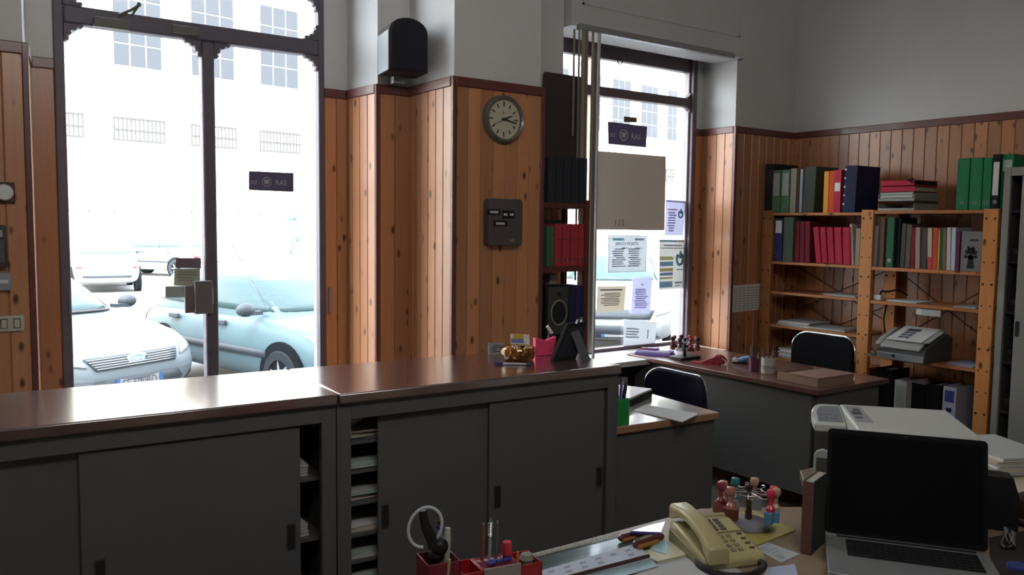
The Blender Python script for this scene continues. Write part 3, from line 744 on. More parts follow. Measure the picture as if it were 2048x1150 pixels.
def emblem(r_, bl, s, u, k):
    c_ = bl(s, u)+V((0, -.003, 0))
    mb = MB().tube([c_+V((k*.72*cos(a), 0, k*sin(a)-k*.25)) for a in [pi*.75+1.5*pi*i/16 for i in range(17)]], k*.22, 6)
    mb.tube([c_+V((k*.0, 0, -k*.1)), c_+V((k*.25, 0, k*.5)), c_+V((k*.1, 0, k*1.15))], [k*.3, k*.32, k*.1], 6)
    mb.build('emblem', papermat('emblem_blue', (.22, .40, .50), .2), r_)
emblem(n4, bl, .78, .36, .028)
n5, bl = sheet('notice', 'poster with yellow and blue bands and round emblem, right of the shop window', 'notice', [(1319, 479), (1371, 480), (1365, 576), (1318, 580)], YS-.004, papermat('poster_cream', (.74, .75, .73), .42))
strips(n5, bl, [(0, .01, .68, .045)], papermat('band_blue', (.30, .48, .68), .3), 'top_bar'); strips(n5, bl, [(.70, .01, 1, .045)], papermat('band_red', (.68, .42, .42), .3), 'top_bar_red')
strips(n5, bl, [(.02, .34, .55, .41), (.02, .57, .55, .64), (.02, .75, .55, .79)], papermat('band_yellow', (.66, .64, .36), .3), 'yellow_band')
strips(n5, bl, [(.02, .44, .55, .53), (.02, .66, .55, .72), (.02, .84, .55, .96)], papermat('band_blue'), 'blue_band')
strips(n5, bl, [(.16, .10, .86, .13), (.06, .16, .94, .18), (.70, .60, .95, .62), (.66, .86, .95, .90), (.66, .93, .9, .95)], PG)
emblem(n5, bl, .80, .36, .045)
n6, bl = sheet('notice', 'white sheet at the foot of the shop window with faint lines', 'notice', [(1248, 638), (1314, 645), (1309, 698), (1247, 698)], YS, NT)
strips(n6, bl, lines(.06, .5, .28, .66, 4, 4)+[(.72, .30, .76, .62)], PG)
# notes on the door
sheet('door_note', 'dark strip stuck to the left door pane above the paper notes', 'sticker', [(352, 516), (402, 516), (402, 537), (351, 536)], YS, papermat('sticker_plum', (.22, .18, .20), .25))
d2, bl = sheet('door_note', 'pale green typed note on the left door pane', 'note', [(349, 537), (400, 537), (400, 573), (348, 571)], YS-.002, papermat('note_green', (.42, .43, .36), .2))
strips(d2, bl, lines(.1, .9, .15, .8, 4, 9), papermat('note_ink', (.32, .33, .28), .2))
sheet('door_note', 'small blank grey green card left of the door latch', 'note', [(331, 573), (373, 572), (373, 595), (331, 595)], YS-.004, papermat('note_grey', (.40, .43, .41), .15))
# ivory triangle of tape on the window reveal
# radiator under the sill
ra_ = thing('radiator', 'grey ribbed radiator under the window sill between counter and desk', 'radiator', (3.32, 4.22, .10))
for i in range(8): MB().box((.05+i*.075, -.05, 0), (.105+i*.075, .05, .50)).build('rib', mat('radiator_grey', (.30, .30, .29), .5), ra_, .012)
mb = MB(); mb.cyl((.03, 0, .05), (.64, 0, .05), .018); mb.cyl((.03, 0, .45), (.64, 0, .45), .018); mb.build('pipe', mat('radiator_grey'), ra_)
for q in (.15, .6): MB().box((q-.02, -.02, -.10), (q+.02, .02, .0)).build('foot', mat('radiator_grey'), ra_)

# ================================================================== bookcase behind the pillar
bx0, bx1, by0, by1 = 2.80, at(1177, 560, Y=3.86).x, 3.86, 4.10
bc = thing('narrow_bookcase', 'narrow red brown open bookcase between the pillar and the window', 'bookcase', (bx0, by0, 0))
BWD = wood('bookcase_wood', (.16, .05, .035), (.11, .035, .025), (.03, .01, .01), .5, .1, 2, False)
W_ = bx1-bx0; D_ = by1-by0
def zat(px, y, Y): return at(px, y, Y=Y).z
zA, zB = zat(1130, 406, by0), zat(1130, 533, by0)
for (x, y) in ((0, 0), (W_-.03, 0), (0, D_-.03), (W_-.03, D_-.03)):
    MB().box((x, y, 0), (x+.03, y+.03, zA+.02)).build('post', BWD, bc, .002)
for z in (zA, zB, .95, .55, .12): MB().box((.0, .002, z-.032), (W_, D_-.002, z)).build('shelf', BWD, bc, .002)
MB().box((.0, D_-.02, zat(1130, 447, by1)-.0), (W_, D_-.004, zat(1130, 440, by1))).build('back_rail', mat('rail_dark_grey', (.06, .07, .06), .6), bc)
def binder(name, label, loc, w, h, d, cover, labelbox=None, lab=LBL, hole=True, rz=0, lean=0, group=None, cat='binder'):
    """lever-arch file standing on a shelf. local x = spine width, y = depth into the shelf, z = height; spine faces -y"""
    r_ = thing(name, label, cat, loc, 0, group); r_.rotation_euler = (M.Rotation(rz, 3, 'Z') @ M.Rotation(lean, 3, 'Y')).to_euler()
    MB().box((-w/2, 0, 0), (w/2, .004, h)).box((-w/2, 0, 0), (-w/2+.003, d, h)).box((w/2-.003, 0, 0), (w/2, d, h)).build('cover', cover, r_, .002)
    MB().box((-w/2+.006, .015, .008), (w/2-.006, d-.006, h-.018)).build('pages', PAGES, r_)
    if labelbox:
        a, b = labelbox; MB().box((-w*.36, -.0012, a*h), (w*.36, .001, b*h)).build('spine_label', lab, r_)
    if hole:
        MB().lathe([(.006, -.002), (.011, -.002), (.011, .003), (.006, .003), (.006, -.002)][::-1], (0, 0, .11*h+.01), 16, 1).build('finger_ring', STEEL, r_)
        MB().lathe([(.0001, -.0008), (.0095, -.0008), (.0095, .001), (.0001, .001)][::-1], (0, 0, .11*h+.01), 14, 1).build('finger_hole', BLACKM, r_)
    return r_
PAGES = mat('page_edges', (.50, .46, .38), .85)
CHAR = mat('binder_charcoal', (.035, .038, .045), .7, spec=.2); REDB = mat('binder_red', (.47, .045, .065), .6, spec=.2); GRNB = mat('binder_green', (.06, .16, .075), .6)
NAVY = mat('binder_navy', (.018, .022, .065), .5); VIOB = mat('binder_violet', (.03, .025, .11), .5)
def bk(px0, px1, ytop, z, Y=3.875):
    a, b = at(px0, 480, Y=Y).x, at(px1, 480, Y=Y).x; return (a+b)/2, (b-a)*.96, at((px0+px1)/2, ytop, Y=Y).z-z
ords = ['first', 'second', 'third', 'fourth', 'fifth']
for i in range(5):
    x_, w_, h_ = bk(1094+i*15.6, 1094+(i+1)*15.6, 316, zA)
    binder('ring_binder', 'charcoal binder on top of the narrow bookcase, %s from the pillar' % ords[i], (x_, 3.875, zA), w_, h_, .20, CHAR, None, LBL, False, group='charcoal binders on the narrow bookcase')
for i in range(4):
    x_, w_, h_ = bk(1108.5+i*16, 1108.5+(i+1)*16, 448, zB)
    binder('ring_binder', 'red binder in the narrow bookcase, %s from the pillar' % ords[i], (x_, 3.875, zB), w_, h_, .20, REDB, (.62, .66), mat('binder_dark_red', (.30, .03, .04), .6), True, group='red binders in the narrow bookcase')
for i in range(2):
    x_, w_, h_ = bk(1093.5+i*7.4, 1093.5+(i+1)*7.4, 452, zB)
    binder('thin_file', 'thin green file beside the red binders, %s' % ['next to the pillar', 'next to the first red binder'][i], (x_, 3.875, zB), w_, h_, .2, GRNB, None, LBL, False, cat='file', group='thin green files')
zC_ = .95
for i, (a, b, m_, lb) in enumerate(((1139, 1153, NAVY, 'navy blue binder beside the small speaker in the narrow bookcase'), (1153, 1168, VIOB, 'violet blue binder at the right end of the narrow bookcase'))):
    x_, w_, h_ = bk(a, b, 571, zC_); binder('ring_binder', lb, (x_, 3.875, zC_), w_, h_, .2, m_, None, LBL, False)
x_, w_, h_ = bk(1105, 1120, 549, zC_, 3.98)
MB().box((-w_/2, 0, 0), (w_/2, .08, h_)).build('carton', PAGES, thing('carton', 'pale carton behind the small speaker', 'box', (x_, 4.0, zC_)), .003)
# desktop speaker with a pale ring round the cone
p, q = at(1093, 571, Y=3.87), at(1138, 660, Y=3.87)
zs = max(zC_, q.z-.03); w_ = q.x-p.x; h_ = p.z-zs
ds = thing('desktop_speaker', 'dark desktop speaker with a pale ring round its cone in the narrow bookcase', 'speaker', ((p.x+q.x)/2, 3.87, zs))
MB().box((-w_/2, 0, 0), (w_/2, .11, h_)).build('cabinet', BLACK, ds, .006)
SPG = mat('speaker_front_grey', (.055, .055, .05), .5)
MB().prism([(-w_*.46, .01), (w_*.34, .01), (w_*.44, h_*.97), (-w_*.44, h_*.97)], -.008, 0, 1).build('front_panel', SPG, ds, .002)
zc = h_*.46; rr = w_*.33
o = MB().tube([(rr*cos(a), -.010, rr*1.25*sin(a)) for a in [2*pi*i/28 for i in range(28)]], .007, 8, True).build('cone_ring', mat('speaker_ring', (.22, .22, .19), .5), ds, loc=(0, 0, zc))
o = MB().lathe([(.0001, .012), (rr*.9, -.006), (rr*.9, -.010), (.0001, -.006)], (0, 0, 0), 24, 1).build('cone', BLACKM, ds, loc=(0, -.004, zc)); o.scale = (1, 1, 1.22)
MB().lathe([(.0001, -.012), (.014, -.010), (.014, -.006)], (0, 0, h_*.83), 14, 1).build('tweeter', BLACKM, ds)
# dark flat panel standing behind the charcoal binders
p, q = at(1086, 142, Y=4.08), at(1170, 320, Y=4.08)
pb = thing('portfolio', 'large dark brown panel standing behind the charcoal binders', 'panel', (p.x+.02, 4.085, zA))
MB().prism(rrect(q.x-p.x-.02, p.z-zA, .012, 3, (q.x-p.x)/2-.01, (p.z-zA)/2), 0, .02, 1).build('board', mat('panel_brown_black', (.045, .028, .026), .6), pb, .003)

# ================================================================== the two counters
A_ = at(1236, 728, Z=1.05); B_ = at(0, 856, Z=1.05); S_ = at(672, 787, Z=1.05)
cd = (A_-B_).normalized(); CR = math.atan2(cd.y, cd.x); CW = (A_-S_).length
DEP = .55
def slide_cab(label, loc, W, doors, shelves):
    r_ = thing('sliding_door_cabinet', label, 'cabinet', loc, CR); H = 1.012
    mb = MB().box((0, .025, .06), (.02, DEP, H)).box((W-.02, .025, .06), (W, DEP, H)).box((0, DEP-.015, .06), (W, DEP, H)).box((0, .025, .06), (W, DEP, .08)).box((0, .025, H-.02), (W, DEP, H))
    mb.build('carcass', GREY, r_)
    mb = MB().box((0, 0, .0), (.052, .03, H)).box((W-.052, 0, .0), (W, .03, H)).box((.052, 0, H-.062), (W-.052, .03, H)).box((.052, 0, .0), (W-.052, .03, .10))
    mb.build('front_frame', GREY, r_, .003)
    MB().box((0, -.022, H), (W+.0, DEP+.01, 1.05)).build('worktop', LAM, r_, .006)
    for z in shelves: MB().box((.022, .07, z-.012), (W-.022, DEP-.02, z)).build('shelf', GREY, r_)
    for (x0, x1, y, hs) in doors:
        z0, z1 = .102, H-.066
        d_ = MB().box((x0, y, z0), (x1, y+.014, z1)).build('sliding_door', GREY, r_, .003)
        for hx in hs:
            MB().prism(rrect(.026, .085, .004, 2, hx, .56), y-.003, y, 1).build('handle', BLACKM, d_)
            MB().prism(rrect(.034, .094, .005, 2, hx, .56), y-.0018, y+.0005, 1).build('handle_rim', GREYD, d_)
    return r_
# right unit: local x from the seam
rc = slide_cab('grey metal sliding door cabinet with dark red top, right of the two counter units', S_+V((cd.x*.004, cd.y*.004, -1.05)), CW-.004,
    [(.17, .66, .036, (.197,)), (.635, CW-.066, .014, (.672, CW-.09))], (.30, .40, .50, .62, .74, .85))
LW = 1.36
lc = slide_cab('grey metal sliding door cabinet with dark red top, left counter unit by the door', S_-cd*LW+V((0, 0, -1.05)), LW,
    [(.06, .70, .036, ()), (.555, LW-.125, .014, (LW-.16, .605))], (.30, .52, .74))
# papers seen in the open gaps
def cab_local(r_, x, y, z): return r_.matrix_world @ V((x, y, z))
bpy.context.view_layer.update()
rnd = random.Random(5); PC = [PAPER, papermat('paper_grey', (.5, .5, .5), .1), papermat('paper_buff', (.55, .48, .38), .1), papermat('paper_green_tint', (.42, .5, .46), .1), papermat('paper_pinkish', (.6, .45, .42), .1)]
def ordinal(i): return ['lowest', 'second', 'third', 'fourth', 'fifth', 'top'][i]
for i, z in enumerate((.30, .40, .50, .62, .74, .85)):
    p = cab_local(rc, .06, .08, z+.0005)
    st_ = thing('paper_stack', 'loose papers in the open gap of the right counter cabinet, %s shelf' % ordinal(i), 'papers', p, CR, 'papers in the counter cabinets')
    n = rnd.randint(3, 6); zz = 0
    for j in range(n):
        t = rnd.uniform(.002, .009); a = rnd.uniform(-.12, .12)
        MB().box((0, 0, 0), (.21, .28, t)).build('sheet_bundle', rnd.choice(PC), st_, loc=(rnd.uniform(-.03, .0), rnd.uniform(0, .02), zz), rot=(0, 0, a)); zz += t+.0006
st_ = thing('catalogue', 'curled catalogue on the top shelf of the right counter cabinet', 'catalogue', cab_local(rc, .065, .09, .905), CR)
mb = MB(); pts = [(0, -.02, .0), (.03, -.02, .005), (.07, -.02, .028), (.11, -.02, .05)]
for k in range(4): mb.add([(x, 0, z+k*.006) for x, _, z in pts]+[(x, .25, z+k*.006) for x, _, z in pts], [(0, 1, 5, 4), (1, 2, 6, 5), (2, 3, 7, 6)])
o = mb.build('pages', PAPER, st_); o.modifiers.new('s', 'SOLIDIFY').thickness = .004
for i, z in enumerate((.30, .52, .74)):
    p = cab_local(lc, LW-.20, .10, z+.0005)
    st_ = thing('paper_stack', 'papers behind the left counter cabinet door, %s shelf' % ['lowest', 'middle', 'upper'][i], 'papers', p, CR, 'papers in the counter cabinets')
    for j in range(4): MB().box((0, 0, j*.011), (.13, .2, j*.011+.009)).build('sheet_bundle', PC[1], st_, rot=(0, 0, rnd.uniform(-.05, .05)))

# ================================================================== on the counter
ZT = 1.0505
def on(px, y, z=ZT): return at(px, y, Z=z)
p = on(994, 709); cd1 = thing('card_holder', 'grey printed card leaning on the counter left of the amber bowl', 'card', p, R(-12))
w_ = .085
MB().add([(-w_*.5, 0, .0), (w_*.44, -.004, .004), (w_*.55, .03, .048), (-w_*.34, .035, .05), (-w_*.5, .002, 0), (w_*.44, .0, .004), (w_*.55, .033, .048), (-w_*.34, .038, .05)], [(0, 1, 2, 3), (7, 6, 5, 4), (0, 4, 5, 1), (1, 5, 6, 2), (2, 6, 7, 3), (3, 7, 4, 0)]).build('card', mat('card_grey', (.25, .25, .25), .5), cd1)
mb = MB()
for j, (a, b) in enumerate(((.2, .75), (.15, .5), (.2, .9), (.3, .8))):
    t0 = .18+j*.18
    def cpt(s, t): return V((-w_*.5, -.001, 0)).lerp(V((w_*.44, -.005, .004)), s).lerp(V((-w_*.34, .034, .05)).lerp(V((w_*.55, .029, .048)), s), t)
    mb.add([cpt(a, t0), cpt(b, t0), cpt(b, t0+.09), cpt(a, t0+.09)], [(0, 1, 2, 3)])
mb.build('print', INK, cd1, kind='stuff')
# amber bowl of sweets
p = on(1036, 719); bw = thing('glass_bowl', 'round clear glass bowl filled with amber sweets on the counter', 'bowl', p)
rb = .082
prof = [(.045, 0), (rb*.86, .008), (rb, .028), (rb*.97, .050), (rb*.90, .058)]
MB().lathe(prof+[(r-.005, h+.002) for r, h in prof[::-1]], (0, 0, 0), 32).build('bowl', glassmat('bowl_glass', (.85, .72, .5), .08), bw)
sw = MB(); rnd = random.Random(3)
for k in range(90):
    a = rnd.uniform(0, 2*pi); r_r = rb*.80*math.sqrt(rnd.random()); sw.sph((r_r*cos(a), r_r*sin(a), rnd.uniform(.014, .050)), .011, 7)
sw.build('sweets', mat('amber_sweet', (.34, .13, .02), .2, coat=.8, noise=.4, nscale=30), bw, kind='stuff')
# yellow and blue card behind the bowl
p = on(1046, 698); yc = thing('business_card', 'yellow blue and white card standing behind the amber bowl', 'card', p+V((0, .02, 0)), R(-18))
yc.rotation_euler = (R(-22), R(4), R(-18))
MB().box((-.048, 0, .012), (.048, .002, .072), 0).box((-.047, -.0006, .026), (.018, 0, .048), 1).box((-.035, -.0006, .048), (.018, 0, .071), 2).build('card', [LBL, mat('card_blue', (.16, .22, .38), .6), mat('card_yellow', (.62, .36, .03), .6)], yc)
MB().box((-.03, .0, 0), (.03, .02, .014)).build('foot', BLACK, yc)
# pink pad
p = on(1090, 711); pk = thing('sticky_pad', 'bright pink pad standing on the counter by the black photo frame', 'pad', p, R(-12))
MB().prism([(-.048, .0), (.040, .0), (.058, .085), (.036, .078), (.01, .068), (-.048, .082)], 0, .03, 1).build('pad', mat('pink_paper', (.80, .06, .18), .6), pk, .002)
p = on(1099, 700); mk = thing('marker_pen', 'dark marker with a white end leaning between pink pad and photo frame', 'pen', p+V((0, .03, 0)))
mb = MB().cyl((.03, 0, .075), (.0, 0, .0), .012).build('barrel', BLACK, mk); MB().cyl((.0, -.01, .112), (.028, -.01, .078), .008).build('cap', WHITE, mk)
# photo frame seen from behind, leaning, with its easel leg
pL = on(1097, 724); pR = on(1166, 718)
pf = thing('photo_frame', 'black photo frame seen from the back, propped on its easel leg at the counter end', 'picture frame', (pL+pR)/2, R(-6))
wF = .135
fb = [(-wF/2, 0, 0), (wF/2, .02, 0), (wF/2+.058, .02, .165), (-wF/2+.075, 0, .165)]
th = V((-.008, .014, 0))
MB().add([V(p) for p in fb]+[V(p)+th for p in fb], [(0, 1, 2, 3), (7, 6, 5, 4), (0, 4, 5, 1), (1, 5, 6, 2), (2, 6, 7, 3), (3, 7, 4, 0)]).build('frame_back', BLACKM, pf, .003)
def fp(s, t, o_=.004): return V(fb[0]).lerp(V(fb[1]), s).lerp(V(fb[3]).lerp(V(fb[2]), s), t)+V((.0, -o_, .0))
mb = MB().add([fp(.10, .08), fp(.9, .08), fp(.88, .9), fp(.12, .9)], [(0, 1, 2, 3)]); mb.build('back_board', mat('frame_board_black', (.02, .02, .028), .5), pf)
leg = [fp(.36, .80), fp(.60, .80), V((.095, -.055, 0)), V((.03, -.06, 0))]
leg = [fp(.30, .74), fp(.62, .80), V((.105, -.035, 0)), V((.055, -.045, 0))]
MB().add(leg+[p+V((.006, .004, 0)) for p in leg], [(0, 3, 2, 1), (4, 5, 6, 7), (0, 1, 5, 4), (1, 2, 6, 5), (2, 3, 7, 6), (3, 0, 4, 7)]).build('easel_leg', mat('easel_grey', (.10, .10, .12), .4), pf)
MB().tube([fp(.40, .97), fp(.42, 1.06), fp(.62, 1.12), fp(.66, 1.0)], .006, 8).build('hanging_loop', STEEL, pf)
# ballpoint
a, b = on(988, 729), on(1062, 731)
pn = thing('ballpoint_pen', 'clear ballpoint pen with blue ends lying on the counter front', 'pen', (a+b)/2+V((0, 0, .0055)), math.atan2((b-a).y, (b-a).x))
l_ = (b-a).length/2; BLU = mat('pen_blue', (.02, .025, .14), .3)
MB().cyl((-l_*.55, 0, 0), (l_*.72, 0, 0), .0045, 8).build('barrel', mat('pen_clear', (.45, .47, .55), .2), pn)
MB().tube([(-l_, 0, 0), (-l_*.9, 0, 0), (-l_*.5, 0, 0)], [.003, .005, .0055], 8).build('cap', BLU, pn); MB().cyl((l_*.72, 0, 0), (l_*.98, 0, 0), .005, 8).build('end_plug', BLU, pn)
# ================================================================== pine shelving on the right wall
XF = 5.25; XB = 5.60
ps = thing('pine_shelving', 'two bay open pine shelving unit along the right wall', 'shelving', (XF, 3.2, 0))
YPOST = [(4.012, 4.105), (3.189, 3.278), (2.385, 2.472)]
ZTOP = 1.775
HOLE = mat('peg_hole', (.05, .02, .01), .9)
for (a, b) in YPOST:
    for x in (0, XB-XF-.035):
        po = MB().box((x, a-3.2, 0), (x+.035, b-3.2, ZTOP)).build('post', PINEPOST, ps, .003)
        hb = MB()
        for k in range(13):
            for yy in (a+.018, b-.018):
                hb.lathe([(.0001, -.001), (.0055 if k % 3 else .008, -.001), (.0055, .002)][::-1], (x, yy-3.2, .12+k*.133), 8, 0)
        hb.build('peg_holes', HOLE, po, kind='stuff')
ZL = [1.757, 1.39, 1.163, .91, .66, .30]; ZRR = [1.769, 1.388, 1.159, .79, .30]
for z in ZL: MB().box((.004, 3.279-3.2, z-.02), (XB-XF-.004, 4.011-3.2, z)).build('shelf_board', PINESH, ps, .002)
for z in ZRR: MB().box((.004, 2.473-3.2, z-.022), (XB-XF-.004, 3.188-3.2, z)).build('shelf_board', PINESH, ps, .002)
WIRE = mat('brace_steel', (.10, .06, .05), .5, .6)
for (ya, yb, za, zb_) in ((3.25, 4.05, .98, 1.36), (3.25, 4.05, .72, 1.10), (2.45, 3.2, .85, 1.36)):
    MB().tube([(XB-XF-.01, ya-3.2, za), (XB-XF-.01, yb-3.2, zb_)], .004, 6).tube([(XB-XF-.016, ya-3.2, zb_), (XB-XF-.016, yb-3.2, za)], .004, 6).build('cross_brace', WIRE, ps)

def py(px, y=430, X=XF): return at(px, y, X=X).y
def hz(px, ytop, z, X=XF): return at(px, ytop, X=X).z-z
RZB = -pi/2
def sh_binder(name, label, px0, px1, ytop, z, cover, X=5.27, d=.27, lb=None, lab=LBL, hole=True, lean=0, group=None, cat='binder', h=None):
    a, b = py(px0, 430, X), py(px1, 430, X); w_ = abs(a-b)*.97
    hh = h or hz((px0+px1)/2, ytop, z, X)
    return binder(name, label, (X, (a+b)/2, z+.0005+abs(w_/2*sin(R(lean)))), w_, hh, d, cover, lb, lab, hole, RZB, R(lean), group, cat)
def sh_book(label, px0, px1, ytop, z, cover, X=5.29, d=.20, lean=0, group=None, band=None, h=None):
    a, b = py(px0, 470, X), py(px1, 470, X); w = abs(a-b)*.96; hh = h or hz((px0+px1)/2, ytop, z, X)
    r_ = thing('book', label, 'book', (X, (a+b)/2, z+.0005+abs(w/2*sin(R(lean)))), 0, group); r_.rotation_euler = (M.Rotation(RZB, 3, 'Z') @ M.Rotation(R(lean), 3, 'Y')).to_euler()
    MB().box((-w/2, 0, 0), (w/2, .003, hh)).box((-w/2, 0, 0), (-w/2+.002, d, hh)).box((w/2-.002, 0, 0), (w/2, d, hh)).build('cover', cover, r_, .0015)
    MB().box((-w/2+.003, .004, .003), (w/2-.003, d-.004, hh-.004)).build('pages', PAGES, r_)
    if band: MB().box((-w*.47, -.001, band[0]*hh), (w*.47, .001, band[1]*hh)).build('spine_band', band[2], r_)
    return r_
c_ = lambda n, r, g, b: mat('cover_'+n, (r, g, b), .65, spec=.18)
GG = c_('grey_green', .10, .13, .10); BEI = c_('beige', .30, .25, .18); DKT = c_('dark_brown', .05, .035, .03); LGR = c_('light_grey', .28, .29, .29)
DGR = c_('dark_grey_green', .05, .06, .05); ORY = c_('orange', .72, .30, .04); ORR = c_('red_orange', .60, .09, .03); CRI = c_('crimson', .42, .03, .06); NVY = c_('navy', .015, .02, .055)
GRE = c_('green', .02, .185, .08); BLK = c_('black', .012, .012, .014)
z = ZL[0]
bx = thing('document_box', 'tall black document box at the left end of the shelf top', 'box', (5.27, 4.068, z+.0005), 0)
MB().box((0, -.037, 0), (.30, .037, .372)).build('box', BLKB := mat('box_black', (.012, .014, .012), .7), bx, .003)
MB().box((-.001, -.03, .22), (.001, .03, .33)).build('front_label', mat('box_label_dark', (.03, .035, .03), .7), bx)
LGL = mat('label_grey', (.34, .36, .34), .7)
sh_binder('ring_binder', 'green binder with a grey label beside the tall black box on the shelf top', 1542, 1559.5, 341, z, GRNB, lb=(.40, .93), lab=LGL)
sh_binder('ring_binder', 'green binder with a grey label next to the beige binder on the shelf top', 1560, 1577.5, 340, z, GRNB, lb=(.40, .93), lab=LGL)
sh_binder('ring_binder', 'narrow beige binder on the shelf top left bay', 1578.5, 1590.5, 337, z, BEI, hole=True)
sh_binder('thin_file', 'thin dark brown file between beige binder and grey file on the shelf top', 1591, 1597, 339, z, DKT, hole=False, cat='file')
sh_binder('thin_file', 'thin light grey file on the shelf top left bay', 1597.5, 1603, 338, z, LGR, hole=False, cat='file')
sh_binder('ring_binder', 'wide dark grey green binder on the shelf top left bay', 1604, 1627, 334, z, DGR, hole=False, lean=2)
sh_book('orange and yellow book on the shelf top left bay', 1643.5, 1653.5, 343, z, ORY, d=.24)
sh_book('red orange book beside the orange one on the shelf top', 1654, 1664.5, 342, z, ORR, d=.24)
sh_binder('ring_binder', 'crimson binder with a white label on the shelf top', 1665, 1680, 340, z, CRI, lb=(.50, .70), hole=False)
nb = sh_binder('ring_binder', 'large navy binder with white spots down its edge on the shelf top', 1683, 1709, 332, z, NVY, X=5.262, d=.28, hole=False, lean=2)
mb = MB()
for k in range(5): mb.box((-.046, -.0015, .05+k*.06), (-.034, .001, .062+k*.06))
mb.build('white_spot', LBL, nb)
z = ZRR[0]
# letter tray with papers and two red folders on it
ya, yb = py(1752), py(1824)
tr = thing('letter_tray', 'grey letter tray of papers on the shelf top right bay under two red folders', 'tray', (5.27, (ya+yb)/2, z+.0005), 0)
hw = abs(ya-yb)/2
GT = mat('tray_grey', (.28, .28, .26), .5)
for zz in (0, .062):
    t_ = MB().box((0, -hw, zz), (.30, hw, zz+.004)).box((0, -hw, zz), (.30, -hw+.004, zz+.045)).box((0, hw-.004, zz), (.30, hw, zz+.045)).box((.296, -hw, zz), (.30, hw, zz+.045)).box((-.004, -hw, zz), (0, hw, zz+.014)).build('tray', GT, tr, .001)
rnd = random.Random(11); zz = .067
for k in range(7):
    t = rnd.uniform(.003, .012); MB().box((rnd.uniform(-.012, .01), -hw+.012, zz), (.285, hw-.012, zz+t)).build('paper_bundle', rnd.choice([PAPER, PC[1], PC[2], LGL]), tr); zz += t+.0008
zt = z+zz+.001
for k, lb in enumerate(('red folder lying on the letter tray on the shelf top, lower of the two', 'red folder with black edge, topmost on the letter tray')):
    o = thing('folder', lb, 'folder', (5.265+.01*k, (ya+yb)/2-.012+.01*k, zt), R(2-3*k))
    MB().box((0, -hw+.01, 0), (.29, hw-.006, .006)).box((0, -hw+.01, .032), (.29, hw-.006, .038)).box((0, -hw+.01, 0), (.006, hw-.006, .038)).build('cover', CRI if k == 0 else c_('red_folder', .42, .025, .05), o, .002)
    MB().box((.01, -hw+.015, .006), (.285, hw-.012, .032)).build('pages', PC[2] if k == 0 else BLK, o)
    if k: MB().tube([(-.008, -hw+.02, .02), (-.006, -hw+.05, .034), (.02, -hw+.03, .045)], .006, 6).build('elastic', BLK, o)
    zt += .041
GRL = [('nearest the letter tray', 1910, 1935, 317), ('second from the letter tray', 1936, 1961, 316), ('third, beside the black one', 1962, 1979, 316)]
for lb, a, b, yt in GRL: sh_binder('ring_binder', 'bright green binder on the shelf top right bay, '+lb, a, b, yt, z, GRE, group='bright green binders on the shelf top')
sh_binder('ring_binder', 'black binder with a tall white label between green binders on the shelf top', 1979.5, 1996, 309, z, BLK, X=5.255, lb=(.26, .86), hole=True)
sh_binder('ring_binder', 'bright green binder with a small pale label beside the grey metal cabinet', 1997, 2022, 309, z, GRE, lb=(.70, .90), lab=mat('label_mint', (.42, .55, .42), .7))
# second shelf, left bay
z = ZL[1]
sh_binder('ring_binder', 'blue binder with a white label at the left end of the second shelf', 1550, 1567, 437, z, c_('blue', .04, .045, .13), lb=(.66, .95), hole=False)
sh_binder('ring_binder', 'grey green binder on the second shelf beside the blue one', 1568, 1588, 434, z, GG, hole=False)
RED2 = c_('dark_red', .17, .018, .03); RED3 = c_('book_red', .40, .02, .05)
for k, (a, b) in enumerate(((1590, 1600), (1601, 1610), (1611, 1621))):
    sh_book('slim dark red book on the second shelf, %s from the grey green binder' % ords[k], a, b, 443, z, RED2, group='slim dark red books', d=.22, lean=-1.5)
for k, (a, b) in enumerate(((1634, 1645), (1646.5, 1657.5), (1659, 1671), (1672.5, 1687), (1688.5, 1703))):
    sh_book('tall bright red volume leaning left on the second shelf, %s from the dark red books' % ords[k], a, b, 444, z, RED3, X=5.28, group='tall red volumes', d=.24, lean=-8+1.1*k, h=.262, band=(.80, .82, mat('band_dark_red', (.2, .01, .03), .5)))
sh_book('pinkish white book at the right of the red volumes', 1704.5, 1710, 448, z, c_('pink_white', .5, .38, .36), lean=-5)
sh_book('beige book against the middle post on the second shelf', 1711.5, 1721, 457, z, BEI)
